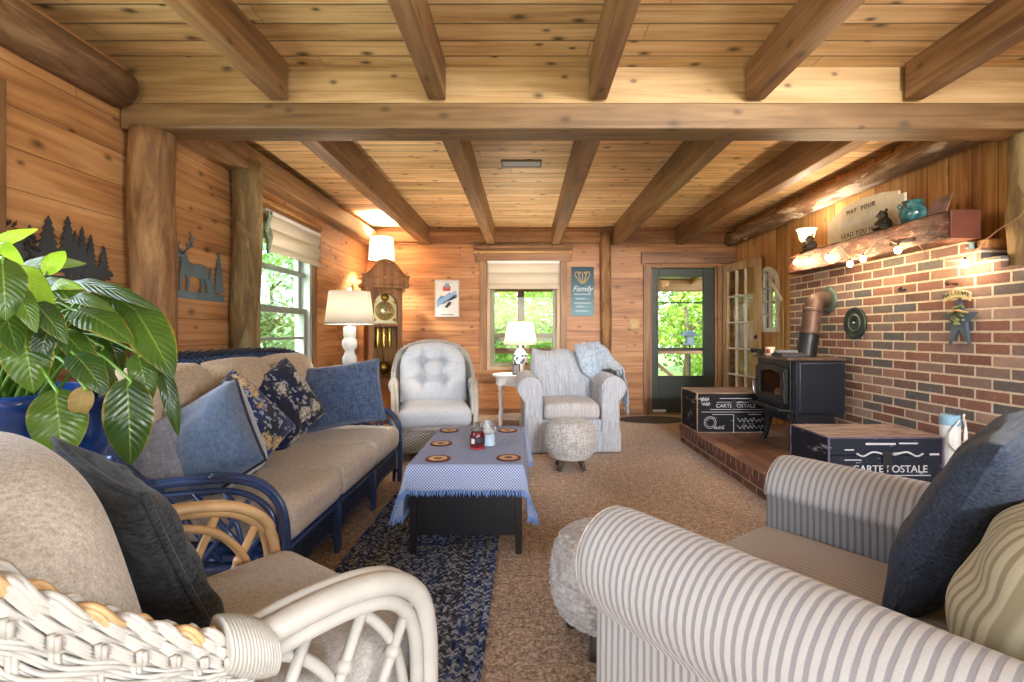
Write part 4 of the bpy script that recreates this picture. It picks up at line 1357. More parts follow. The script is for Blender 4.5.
def cloth():
    t = NT('checked_cloth')
    uv = t.n('UVMap').outputs[0]
    x, y, z = t.sep(uv)
    a = t.m('SINE', t.m('MULTIPLY', x, 2 * PI * 1.08 / .0145)); b = t.m('SINE', t.m('MULTIPLY', y, 2 * PI * 1.2 / .0145))
    f = t.m('MULTIPLY', a, b)
    k = t.ramp(f, [(-.0, (84, 112, 166)), (.03, (182, 185, 196))])
    mat = t.done(t.pbr(k, .95, t.bump(f, .25, .002), **{'Specular IOR Level': .15}))
    sx, sy = .265, .125
    def fn(u, v):
        X = (u * 2 - 1) * (cw + .006 + sx); Y = (v * 2 - 1) * (cd + .006 + sy)
        ex, ey = abs(X) - cw - .006, abs(Y) - cd - .006
        gx, gy = max(0, ex), max(0, ey)
        r = math.hypot(gx, gy)
        bx, by = math.copysign(min(abs(X), cw + .006), X), math.copysign(min(abs(Y), cd + .006), Y)
        if r < 1e-6: return V((bx, by, TZ + .001))
        th = math.atan2(gy, gx)
        rip = .006 * math.sin((X if gy > gx else Y) * 26) * min(1, r / .1)
        out = .010 * (1 - math.exp(-r / .02)) + .02 * r / .3 + .20 * math.sin(2 * th) * r + rip
        fold = .35 * math.sin(2 * th) * r
        dz = -r * (1 - .10 * math.sin(2 * th)) + .004
        return V((bx + math.copysign(out * math.cos(th), X), by + math.copysign(out * math.sin(th), Y), TZ + .001 + min(0, dz)))
    def par(t, c, s):   # denser near the drop
        return t
    root = thing('tablecloth', 'blue and white checked cloth with a fringe on the coffee table', 'tablecloth', ((TX0 + TX1) / 2, (TY0 + TY1) / 2, TZ))
    mb = MB(); mb.grid(fn, 84, 90, uv=True)
    c = mb.build('cloth', mat, root); c.location = (0, 0, -TZ)
    md = c.modifiers.new('thickness', 'SOLIDIFY'); md.thickness = .003; md.offset = 1
    fr = MB()
    M = 150
    for side in range(4):
        for k in range(M + 1):
            tt = k / M
            u, v = [(tt, 0), (tt, 1), (0, tt), (1, tt)][side]
            p = fn(u, v); p2 = fn(*[(u, min(1, v + .02)) if side == 0 else (u, max(0, v - .02)) if side == 1 else (min(1, u + .02), v) if side == 2 else (max(0, u - .02), v)][0])
            d = (p - p2).normalized()
            L = .024 + RN.uniform(-.004, .008)
            e = p + d * L + V((RN.uniform(-.006, .006), RN.uniform(-.006, .006), 0))
            fr.tube([p - d * .004, p.lerp(e, .5) + V((RN.uniform(-.003, .003), RN.uniform(-.003, .003), 0)), e], [.0022, .003, .0012], 4)
    f = fr.build('fringe', plain('cloth_fringe', (112, 146, 204), .95), root); f.location = (0, 0, -TZ); f['kind'] = 'stuff'
cloth()
def coaster_mat():
    t = NT('coaster')
    o = t.coord('Object'); x, y, z = t.sep(o)
    r = t.m('SQRT', t.m('ADD', t.m('MULTIPLY', x, x), t.m('MULTIPLY', y, y)))
    c = t.ramp(t.m('DIVIDE', r, .066), [(0, (150, 96, 66)), (.30, (60, 48, 44)), (.38, (222, 186, 140)), (.70, (216, 170, 122)), (.74, (74, 34, 34)), (.93, (104, 40, 44)), (1, (60, 30, 30))], 'LINEAR')
    n = t.noise(o, 90, 3)
    c = t.mix(t.ramp(n, [(.52, (0, 0, 0)), (.6, (190, 190, 190))]), c, lin(96, 56, 40))
    return t.done(t.pbr(c, .6, t.bump(n, .3, .002)))
M_coaster = coaster_mat()
for (x, y, lb) in ((-.50, 3.17, 'round patterned coaster, far left corner of the cloth'), (-.49, 2.80, 'round patterned coaster, middle of the left row on the cloth'),
                   (-.447, 2.465, 'round patterned coaster, near left corner of the cloth'), (-.115, 3.17, 'round patterned coaster, far right corner of the cloth'), (-.085, 2.48, 'round patterned coaster, near right corner of the cloth')):
    m = MB(); m.lathe([(0, 0), (.062, 0), (.065, .003), (.062, .007), (.050, .006), (0, .006)], (0, 0, 0), 32)
    tag(m.build('coaster', M_coaster, loc=(x, y, TZ + .0045)), lb, 'coaster', 'round coasters on the coffee table')
CZ = TZ + .0045
M_clear = plain('clear_glass', (240, 244, 246), .05, **{'Transmission Weight': .85, 'IOR': 1.3})
j = thing('candle_jar', 'red candle in a lidded glass jar on the coffee table', 'candle', (-.268, 2.70, CZ))
m = MB(); m.lathe([(0, 0), (.038, 0), (.041, .008), (.041, .075), (.034, .092), (.030, .100)], seg=24); m.build('jar', plain('red_glass', (120, 34, 44), .1, **{'Transmission Weight': .4}), j)
m = MB(); m.lathe([(.042, .03), (.0425, .03), (.0425, .068), (.042, .068)], seg=24, closed_ends=False); m.build('paper_label', plain('dark_label', (46, 40, 52), .6), j)
m = MB(); m.prism([(-.012, .033), (.008, .033), (.008, .06), (-.012, .06)], 0, .003, frame((-.018, -.0395, 0), (.9, -.436, 0), (0, 0, 1), (-.436, -.9, 0))); m.build('pale_sticker', plain('pale_label', (206, 196, 178), .7), j)
m = MB(); m.lathe([(.033, .100), (.036, .104), (.034, .112), (.012, .118), (.012, .128), (.017, .138), (.010, .146), (0, .147)], seg=20); m.build('lid', plain('smoked_lid', (110, 110, 104), .2, **{'Transmission Weight': .3}), j)
m = MB(); m.lathe([(.0, .0), (.043, 0), (.044, .007), (.041, .012)], seg=24); m.build('rim_band', plain('red_band', (150, 30, 48), .4), j)
g = thing('snow_globe', 'glass snow globe on a pale blue base beside the candle', 'snow globe', (-.213, 2.785, CZ))
m = MB(); m.lathe([(0, 0), (.043, 0), (.045, .008), (.038, .014), (.037, .052), (.032, .060), (0, .060)], seg=24); m.build('base', plain('globe_base', (166, 186, 204), .4, var=.1), g)
m = MB(); m.ell((0, 0, .100), .046, 24, 16); m.build('globe', M_clear, g)
m = MB(); m.ell((0, 0, .078), (.028, .028, .02), 14, 8); m.ell((-.008, -.004, .102), (.014, .014, .022), 12, 8); m.ell((-.008, -.004, .128), .010, 10, 8); m.build('figurine', plain('globe_white', (228, 228, 226), .5), g)
m = MB(); m.ell((.018, .004, .104), (.009, .009, .024), 10, 8); m.build('tree_figure', plain('globe_dark', (96, 40, 44), .5), g)
# ------------------------------------------------------------------ lamps and the small tables
M_shade = shade_cloth('lampshade_linen', (240, 234, 224), .45)
M_bulb = emis('lit_bulb', (255, 206, 140), 30.0)
WARM = (1.0, .89, .74)
def shade(root, r0, r1, z0, z1, mat=None):
    m = MB(); m.lathe([(r0, z0), (r0 * .5 + r1 * .5, (z0 + z1) / 2), (r1, z1)], seg=36, closed_ends=False)
    s = m.build('lamp_shade', mat or M_shade, root, solid=.003)
    e = MB()
    e.tube([(r0 * math.cos(2 * PI * k / 36), r0 * math.sin(2 * PI * k / 36), z0) for k in range(36)], .003, 6, closed=True)
    e.tube([(r1 * math.cos(2 * PI * k / 36), r1 * math.sin(2 * PI * k / 36), z1) for k in range(36)], .003, 6, closed=True)
    for k in range(3):
        a = 2 * PI * k / 3
        e.tube([(0, 0, z1 - .012), (r1 * math.cos(a), r1 * math.sin(a), z1 - .004)], .0022, 5)
    e.build('shade_ring', M_bluewhite, s)
    return s
def bulb(root, z, power, r=.028):
    m = MB(); m.ell((0, 0, z), (r, r, r * 1.25), 14, 10); m.build('bulb', M_bulb, root)
    lamp_light('bulb_light', (0, 0, z + .05), power, WARM, .04, root)
# tall white turned lamp beside the sofa
ltab = thing('end_table', 'small dark wooden end table between the sofa and the rocker', 'end table', (-1.52, 4.02, 0))
M_endwood = wood('end_table_wood', (74, 46, 28), (104, 66, 40), (130, 88, 56), 0, 1, None, coord='Object', knots=.1)
MB().box(-.20, .20, -.20, .20, .55, .58).build('tabletop', M_endwood, ltab, bevel=.008)
MB().box(-.17, .17, -.17, .17, .46, .55).build('apron', M_endwood, ltab, bevel=.004)
for sx in (-1, 1):
    for sy in (-1, 1):
        m = MB(); m.tube([(sx * .155, sy * .155, 0), (sx * .155, sy * .155, .47)], [.014, .02], 8); m.build('leg', M_endwood, ltab)
lp = thing('table_lamp', 'white turned-column table lamp with an oatmeal drum shade behind the sofa', 'lamp', (-1.46, 4.0, .58))
m = MB()
m.lathe([(0, 0), (.085, 0), (.088, .012), (.07, .03), (.05, .05), (.056, .07), (.046, .085), (.046, .20), (.052, .205), (.052, .22), (.040, .235), (.046, .26), (.058, .29), (.058, .33), (.042, .36), (.036, .385), (.056, .41), (.062, .44), (.056, .475), (.042, .495), (.050, .505), (.050, .575), (.044, .582), (.012, .585), (.012, .64), (0, .64)], seg=28)
m.build('column', M_white_paint, lp)
shade(lp, .197, .163, .605, .875, shade_cloth('oatmeal_shade', (214, 208, 198), .35))
m = MB(); m.ell((0, 0, .905), .017, 14, 10); m.tube([(0, 0, .64), (0, 0, .895)], .005, 6); m.build('finial', M_white_paint, lp)
bulb(lp, .71, 15)
# white side table with lamp, under the back window
st = thing('side_table', 'white painted oval side table with turned legs and a low shelf', 'side table', (-.12, 5.66, 0))
M_wp = plain('side_table_paint', (226, 226, 224), .4)
def ov(a, b, n=40): return [(a * math.cos(2 * PI * k / n), b * math.sin(2 * PI * k / n)) for k in range(n)]
m = MB(); m.prism(ov(.265, .235), .602, .628); m.build('tabletop', M_wp, st, bevel=.008)
m = MB(); m.prism(ov(.225, .195), .50, .602); m.build('apron', M_wp, st, bevel=.003)
m = MB(); m.prism([(.10 * q, z) for q, z in ((-1, .525), (1, .525), (1, .585), (-1, .585))], 0, .012, frame((0, -.188, 0), (1, 0, 0), (0, 0, 1), (0, -1, 0))); dr = m.build('drawer_front', M_wp, st, bevel=.004)
m = MB(); m.ell((0, -.212, .555), .013, 12, 8); m.build('knob', M_wp, dr)
m = MB(); m.prism(ov(.215, .185), .115, .135); m.build('shelf', M_wp, st, bevel=.005)
for sx in (-1, 1):
    for sy in (-1, 1):
        m = MB(); m.lathe([(.012, 0), (.016, .03), (.022, .10), (.026, .14), (.018, .16), (.024, .18), (.014, .22), (.020, .34), (.026, .42), (.016, .44), (.024, .46), (.026, .50), (.026, .52), (0, .52)], (sx * .165, sy * .125, 0), 14); m.build('leg', M_wp, st)
def mosaic():
    t = NT('mosaic_glaze')
    o = t.coord('Object')
    v = t.n('TexVoronoi', {'Vector': o, 'Scale': 26.0})
    r = t.sep(v.outputs['Color'])[0]
    x, y, z = t.sep(o)
    band = t.m('MULTIPLY', t.m('GREATER_THAN', z, .10), t.m('LESS_THAN', z, .225))
    k = t.m('MULTIPLY', t.m('GREATER_THAN', r, .55), band)
    c = t.mix(k, lin(228, 228, 228), t.ramp(t.sep(v.outputs['Color'])[1], [(0, (36, 46, 92)), (.6, (70, 92, 140))], 'CONSTANT'))
    return t.done(t.pbr(c, .2))
sl = thing('table_lamp', 'white and blue ceramic lamp with a lit cream shade on the white side table', 'lamp', (-.055, 5.66, .628))
m = MB(); m.lathe([(0, 0), (.062, 0), (.066, .012), (.058, .03), (.078, .09), (.086, .16), (.080, .22), (.058, .26), (.040, .275), (.044, .29), (.014, .296), (.012, .36), (0, .36)], seg=28); m.build('ceramic_base', mosaic(), sl)
shade(sl, .195, .148, .345, .61, shade_cloth('cream_shade', (238, 230, 214), .5))
bulb(sl, .44, 26)
pf = thing('framed_photograph', 'small dark picture frame standing before the ceramic lamp', 'picture frame', (-.10, 5.50, .628))
m = MB(); sash_rect(m, 'y', -.006, .012, -.045, .045, 0, .125, .014); m.build('frame', M_black, pf, rot=(-.12, 0, 0))
m = MB(); m.box(-.032, .032, -.003, .003, .013, .112); m.build('print', plain('print_grey', (120, 116, 112), .6, var=.4), pf, rot=(-.12, 0, 0))
bo = MB(); bo.lathe([(0, 0), (.019, 0), (.021, .01), (.019, .10), (.010, .125), (.010, .145), (0, .145)], seg=18)
tag(bo.build('bottle', plain('tan_ceramic', (172, 138, 98), .35), loc=(.0, 5.49, .628)), 'small tan bottle beside the dark picture frame', 'bottle')
ca = MB(); ca.lathe([(0, 0), (.06, 0), (.064, .006), (.05, .012), (0, .012)], seg=24)
tag(ca.build('saucer', M_bluewhite, loc=(-.24, 5.56, .628)), 'small white saucer on the left of the side table', 'saucer')
# ------------------------------------------------------------------ grandfather clock with a white lamp on it
M_oak = wood('clock_oak', (112, 70, 34), (158, 106, 56), (188, 138, 82), 2, 0, None, coord='Object', knots=.1)
ck = thing('grandfather_clock', 'oak grandfather clock with an arched glass dial in the left corner', 'clock', (-1.775, 6.0, 0), .52)
m = MB(); m.box(-.27, .27, -.155, .155, 0, .10); m.box(-.25, .25, -.14, .14, .10, .42); m.box(-.265, .265, -.15, .15, .42, .45); m.build('plinth', M_oak, ck, bevel=.008)
m = MB()
m.box(-.21, -.185, -.12, .12, .45, 1.66); m.box(.185, .21, -.12, .12, .45, 1.66); m.box(-.21, .21, .10, .12, .45, 1.66)
m.box(-.21, .21, -.12, .12, 1.64, 1.66); m.box(-.21, .21, -.12, .12, .45, .47)
m.build('case', M_oak, ck, bevel=.004)
m = MB(); m.box(-.245, .245, -.145, .13, 1.62, 1.665); m.box(-.265, .265, -.155, .135, 1.665, 1.69); m.box(-.28, .28, -.165, .14, 1.69, 1.715)
m.box(-.235, .235, -.13, .12, 1.715, 1.79); m.box(-.285, .285, -.17, .145, 1.775, 1.80); m.build('cornice', M_oak, ck, bevel=.006)
arch = [(-.29, 1.775), (-.29, 1.80), (-.235, 1.815), (-.19, 1.85), (-.14, 1.92), (-.08, 1.975), (0, 1.995), (.08, 1.975), (.14, 1.92), (.19, 1.85), (.235, 1.815), (.29, 1.80), (.29, 1.775)]
apoly = [(p.x, p.y) for p in catmull([(x, z, 0) for x, z in arch[1:-1]], 5)]
MF = frame((0, 0, 0), (1, 0, 0), (0, 0, 1), (0, -1, 0))
m = MB(); m.prism([(.285, 1.665), (-.285, 1.665)] + [(x * .96, z) for x, z in apoly], .14, .165, MF)
m.tube([V((x, -.168, z + .006)) for x, z in apoly], .013, 8); m.tube([V((x * .88, -.168, 1.70 + (z - 1.70) * .86)) for x, z in apoly], .008, 8)
m.build('pediment', M_oak, ck)
# door: frame with an arched opening
dm = MB()
outer = [(-.20, .48), (.20, .48), (.20, 1.55)] + [(.20 * math.cos(PI * k / 16), 1.52 + .13 * math.sin(PI * k / 16)) for k in range(17)] + [(-.20, 1.55)]
dm.box(-.205, -.148, -.145, -.122, .48, 1.55); dm.box(.148, .205, -.145, -.122, .48, 1.55); dm.box(-.15, .15, -.145, -.122, .48, .55); dm.box(-.15, .15, -.145, -.122, 1.19, 1.225)
for k in range(20):
    a0, a1 = PI * k / 20, PI * (k + 1) / 20
    f = lambda a, r: (r * math.cos(a), 1.44 + r * math.sin(a) * 1.05)
    p = [f(a0, .148), f(a1, .148)]
    q = [(p[1][0], 1.66), (p[0][0], 1.66)]
    if abs(p[0][0] - p[1][0]) > 1e-5: dm.prism(p + q, .122, .145, MF)
dm.box(-.205, -.148, -.145, -.122, 1.55, 1.66); dm.box(.148, .205, -.145, -.122, 1.55, 1.66)
do = dm.build('door', M_oak, ck, bevel=.003)
tr = [V((-.146, -.148, .556)), V((-.146, -.148, 1.44))] + [V((.146 * math.cos(PI - PI * k / 16), -.148, 1.44 + .153 * math.sin(PI * k / 16))) for k in range(17)] + [V((.146, -.148, .556))]
m = MB(); m.tube(tr, .0055, 6, closed=True); m.build('door_bead', M_oak, do)
m = MB(); m.box(-.148, .148, -.132, -.130, .55, 1.60); m.build('door_glass', M_glass, do)
m = MB(); m.lathe([(0, 0), (.118, 0), (.118, .006), (0, .006)], seg=40, M=frame((0, -.095, 1.38), (1, 0, 0), (0, 0, 1), (0, -1, 0)))
m.box(-.148, .148, -.094, -.090, 1.225, 1.61)
m.build('dial_plate', plain('dial_silver', (196, 184, 150), .3, .6), ck)
m = MB()
m.lathe([(.098, .0), (.118, 0), (.118, .010), (.098, .010), (.098, 0)], seg=40, closed_ends=False, M=frame((0, -.10, 1.38), (1, 0, 0), (0, 0, 1), (0, -1, 0)))
m.lathe([(.055, .0), (.062, 0), (.062, .008), (.055, .008), (.055, 0)], seg=30, closed_ends=False, M=frame((0, -.10, 1.38), (1, 0, 0), (0, 0, 1), (0, -1, 0)))
m.lathe([(0, 0), (.05, 0), (.05, .008), (0, .008)], seg=30, M=frame((0, -.094, 1.545), (1, 0, 0), (0, 0, 1), (0, -1, 0)))
for (x, z) in ((-.118, 1.27), (.118, 1.27), (-.118, 1.49), (.118, 1.49)): m.ell((x, -.097, z), (.02, .006, .02), 10, 6)
m.build('gilt_rings', plain('gilt', (190, 146, 60), .3, .8), ck)
m = MB()
for k in range(12):
    a = 2 * PI * k / 12
    m.bar((.07 * math.sin(a), -.105, 1.38 + .07 * math.cos(a)), (.092 * math.sin(a), -.105, 1.38 + .092 * math.cos(a)), .006, .003, up=(0, 1, 0))
m.bar((0, -.112, 1.38), (.034, -.112, 1.395), .006, .003, up=(0, 1, 0)); m.bar((0, -.114, 1.38), (.028, -.114, 1.45), .005, .003, up=(0, 1, 0))
m.build('hands', M_black, ck)
m = MB()
for x in (-.075, 0, .075): m.lathe([(0, .93), (.024, .93), (.025, .94), (.025, 1.17), (.022, 1.18), (0, 1.18)], (x, -.03, 0), 16)
m.lathe([(0, 0), (.075, 0), (.08, .006), (0, .012)], seg=24, M=frame((0, -.05, .68), (1, 0, 0), (0, 0, 1), (0, -1, 0)))
m.tube([(0, -.03, .68), (0, -.03, 1.1)], .006, 6)
m.build('weights', plain('polished_brass', (206, 166, 84), .22, .9), ck)
cl = thing('table_lamp', 'small white figure lamp with a lit drum shade on top of the clock', 'lamp', (-1.80, 6.03, 1.80))
m = MB()
m.lathe([(0, 0), (.075, 0), (.078, .012), (.05, .022), (0, .026)], seg=24)
m.tube(catmull([(-.045, -.02, .02), (-.055, -.02, .07), (-.02, -.01, .11), (.03, 0, .13), (.02, 0, .18), (0, 0, .22)], 6), [.03, .034, .036, .036, .036, .036, .036, .036, .035, .034, .033, .032, .034, .036, .036, .035, .032, .03, .028, .026, .022, .02, .018, .016, .014, .012, .012, .012, .012, .012, .012], 10)
m.ell((-.085, -.03, .055), (.035, .03, .022), 12, 8); m.ell((.055, 0, .165), (.032, .028, .035), 12, 8); m.ell((-.02, -.02, .17), (.03, .026, .03), 12, 8)
m.tube([(0, 0, .2), (0, 0, .27)], .009, 8)
m.build('figure_base', plain('white_ceramic', (232, 230, 226), .3), cl)
shade(cl, .158, .135, .235, .505, shade_cloth('white_shade', (246, 244, 238), .5))
bulb(cl, .33, 100)

# ------------------------------------------------------------------ wood stove on the hearth
ST = V((2.30, 4.055, .172))
M_stove = plain('stove_black', (26, 27, 30), .42, .2, bump=(90, .06))
M_stove_side = plain('stove_shield', (25, 29, 40), .36, .2)
M_stove_top = plain('stove_top', (96, 78, 66), .35, .4, var=.2)
M_pipe = plain('rusty_pipe', (88, 68, 58), .5, .3, var=.3)
M_ash = plain('cold_ash', (190, 166, 132), .95, var=.3)
sv = thing('wood_stove', 'black wood stove with an arched glass door on the brick hearth', 'stove', ST)
m = MB()
m.box(-.20, .19, -.262, .262, .305, .33); m.box(-.20, .19, -.262, -.24, .33, .72); m.box(-.20, .19, .24, .262, .33, .72); m.box(.16, .19, -.24, .24, .33, .72); m.box(-.20, .16, -.24, .24, .685, .72)
m.box(-.205, -.18, -.262, .262, .33, .40); m.box(-.205, -.18, -.262, -.215, .40, .72); m.box(-.205, -.18, .215, .262, .40, .72); m.box(-.205, -.18, -.215, .215, .655, .72)
m.build('firebox', M_stove, sv, bevel=.004)
m = MB(); m.box(-.17, .17, -.225, .225, .215, .305); m.box(-.185, .15, -.20, .20, .255, .30); m.build('ash_drawer', M_stove, sv, bevel=.006)
m = MB(); m.prism([(-.24, -.29), (.225, -.29), (.225, .29), (-.24, .29)], .722, .742); m.build('top_plate', M_stove_top, sv, bevel=.006)
m = MB(); m.box(-.155, .21, -.292, -.272, .305, .712); m.box(-.17, -.155, -.285, -.262, .235, .72); ss = m.build('side_shield', M_stove_side, sv, bevel=.004)
m = MB(); m.tube([(-.145, -.297, .32), (-.145, -.297, .70), (.195, -.297, .705)], .005, 6); m.build('shield_edge', plain('shield_edge_steel', (92, 98, 112), .3, .6), ss)
m = MB(); m.box(-.155, .21, .272, .292, .305, .712); m.build('side_shield', M_stove_side, sv, bevel=.004)
# door frame with a curved head
MX = frame((-.205, 0, 0), (0, -1, 0), (0, 0, 1), (-1, 0, 0))   # local x -> -Y (so left/right as seen from the room), y -> Z, z -> -X
def archpoly(hw, z0, z1, rise, n=14):
    pts = [(-hw, z0), (hw, z0)]
    for k in range(n + 1):
        t = 1 - 2 * k / n
        pts.append((hw * t, z1 + rise * (1 - t * t)))
    return pts
m = MB()
o_, i_ = archpoly(.235, .375, .655, .030), archpoly(.175, .428, .60, .030)
for k in range(len(o_)):
    l = (k + 1) % len(o_)
    m.prism([o_[k], o_[l], i_[l], i_[k]], .0, .035, MX)
df = m.build('door', M_stove, sv, bevel=.004)
m = MB(); m.prism(archpoly(.178, .425, .603, .030), .010, .016, MX); m.build('door_glass', pane_glass('stove_glass', (236, 230, 220), .5), df)
m = MB()
for z in (.45, .60): m.box(-.26, -.238, -.262, -.232, z - .03, z + .03)
m.build('hinge', M_stove, df, bevel=.004)
m = MB(); m.tube(catmull([(-.245, .21, .52), (-.27, .21, .52), (-.275, .21, .47), (-.27, .20, .42)], 5), .009, 8); m.build('handle', plain('handle_steel', (120, 122, 128), .3, .8), df)
m = MB(); m.prism([(-.20, -.265), (-.29, -.25), (-.29, .25), (-.20, .265)], .318, .332); m.box(-.292, -.285, -.25, .25, .318, .345); m.build('ash_lip', M_stove, sv, bevel=.003)
for sx in (-1, 1):
    for sy in (-1, 1):
        m = MB(); m.tube(catmull([(sx * .135, sy * .185, .24), (sx * .15, sy * .20, .16), (sx * .155, sy * .205, .07), (sx * .175, sy * .22, .012), (sx * .18, sy * .225, .0)], 4), [.034, .034, .033, .031, .029, .027, .025, .023, .022, .021, .021, .021, .022, .023, .024, .025, .026], 10)
        m.build('leg', M_stove, sv)
m = MB(); m.box(-.175, .155, -.235, .235, .332, .385); 
for k in range(60): m.ell((RN.uniform(-.15, .12), RN.uniform(-.21, .21), .385), (.03, .03, .02), 8, 5)
m.build('ash_bed', M_ash, sv)
for (y0, z0, y1, z1, x) in ((-.19, .42, .16, .43, -.12), (-.16, .43, .19, .45, -.04), (-.14, .480, .12, .505, -.09)):
    m = MB(); m.tube([V((x, y0, z0)).lerp(V((x + .04, y1, z1)), k / 8) for k in range(9)], [.036 + .004 * math.sin(k * 2.1) for k in range(9)], 10)
    m.build('firewood', bark('firewood_bark', (160, 128, 90), (206, 174, 130), (232, 206, 166), 1, 'Object'), sv)
fl = MB()
px = [(2.40 - ST.x, 4.10 - ST.y, .742), (2.41 - ST.x, 4.10 - ST.y, .83), (2.445 - ST.x, 4.11 - ST.y, 1.00), (2.475 - ST.x, 4.125 - ST.y, 1.14), (2.50 - ST.x, 4.135 - ST.y, 1.20), (2.545 - ST.x, 4.14 - ST.y, 1.223), (2.615 - ST.x, 4.14 - ST.y, 1.225)]
pp = catmull(px, 8)
fl.tube(pp[8:], .072, 24)
fl.tube([p for p in pp[22:25]], .076, 24)
fo = fl.build('flue_pipe', M_pipe, sv)
m = MB(); m.tube(pp[:14], .078, 24); m.build('flue_collar', M_stove, fo)
m = MB(); m.lathe([(.075, 0), (.118, 0), (.120, .006), (.10, .018), (.08, .022)], seg=36, M=frame((2.618 - ST.x, 4.14 - ST.y, 1.225), (0, -1, 0), (0, 0, 1), (-1, 0, 0))); m.build('wall_flange', plain('verdigris', (92, 104, 96), .5, .4, var=.2), fo)
TOPZ = .172 + .742
m = MB(); m.box(-.10, .10, -.085, .085, 0, .028); m.box(-.095, .095, -.08, .08, .028, .034)
tag(m.build('dark_book', plain('book_dark', (50, 48, 50), .5), loc=(2.16, 3.93, TOPZ + .001), bevel=.003), 'thin dark book lying on the near front of the stove top', 'book')
m = MB(); m.box(-.09, .09, -.06, .06, 0, .045); m.box(-.086, .086, -.056, .056, .045, .05)
tag(m.build('grey_tin', plain('tin_grey', (110, 114, 120), .4, .3, var=.2), loc=(2.235, 4.14, TOPZ + .001), bevel=.004), 'flat grey tin on the stove top before the flue', 'tin')
mg = thing('mug', 'small cream mug with a red picture on the stove top', 'mug', (2.13, 4.17, TOPZ + .001))
m = MB(); m.lathe([(0, 0), (.034, 0), (.038, .01), (.038, .075), (.034, .075), (.034, .012), (0, .012)], seg=24); m.build('cup', plain('mug_cream', (206, 190, 168), .35), mg)
m = MB(); m.tube(catmull([(0, .036, .062), (0, .062, .055), (0, .062, .025), (0, .036, .018)], 5), .006, 8); m.build('handle', plain('mug_cream2', (206, 190, 168), .35), mg)
m = MB(); m.grid(lambda a, b: V((-.0388 * math.cos((a - .5) * 1.1), -.0388 * math.sin((a - .5) * 1.1) , .022 + .036 * b)), 8, 4); m.build('picture', plain('mug_red', (150, 52, 40), .5, var=.4), mg, rot=(0, 0, .6))
fg = thing('candle_holder', 'small black wrought-iron candle holder at the front edge of the stove top', 'candle holder', (2.10, 4.29, TOPZ + .001))
m = MB(); m.lathe([(0, 0), (.03, 0), (.03, .006), (.008, .01), (.008, .03), (.022, .038), (.022, .055), (0, .055)], seg=18); m.build('cup', M_black, fg)
m = MB(); m.tube(catmull([(0, -.008, .02), (0, -.05, .02), (0, -.055, .045), (0, -.03, .045)], 5), .005, 6); m.tube(catmull([(0, .008, .02), (0, .05, .02), (0, .055, .045), (0, .03, .045)], 5), .005, 6); m.build('scroll', M_black, fg)

# ------------------------------------------------------------------ trunks on the hearth
def trunk_wood(name, dark):
    t = NT(name)
    o = t.coord('Object')
    x, y, z = t.sep(o)
    b = t.noise(t.comb(t.m('MULTIPLY', x, 7.0), t.m('MULTIPLY', y, 7.0), t.m('MULTIPLY', z, 30.0)), 1, 5, .7)
    c = t.ramp(b, [(.40, dark), (.60, tuple(q * 1.25 for q in dark)), (.63, (150, 148, 156))])
    return t.done(t.pbr(c, .7, t.bump(b, .2, .003), **{'Specular IOR Level': .25}))
M_trunk_navy = trunk_wood('trunk_navy', (20, 24, 35))
M_trunk_black = trunk_wood('trunk_black', (20, 20, 23))
def worn_top():
    t = NT('trunk_worn_top')
    o = t.coord('Object'); x, y, z = t.sep(o)
    b = t.noise(t.comb(t.m('MULTIPLY', x, 5.0), t.m('MULTIPLY', y, 26.0), 0.0), 1, 6, .7)
    c = t.ramp(b, [(.32, (54, 42, 42)), (.44, (104, 82, 78)), (.56, (158, 136, 126)), (.68, (92, 72, 70))])
    return t.done(t.pbr(c, .6, t.bump(b, .2, .003)))
M_worn = worn_top()
M_wornw = plain('trunk_edge', (146, 124, 104), .7, var=.3)
M_purple = plain('trunk_edge_plum', (84, 70, 88), .6, var=.3)
M_ink = plain('white_ink', (186, 186, 190), .7)
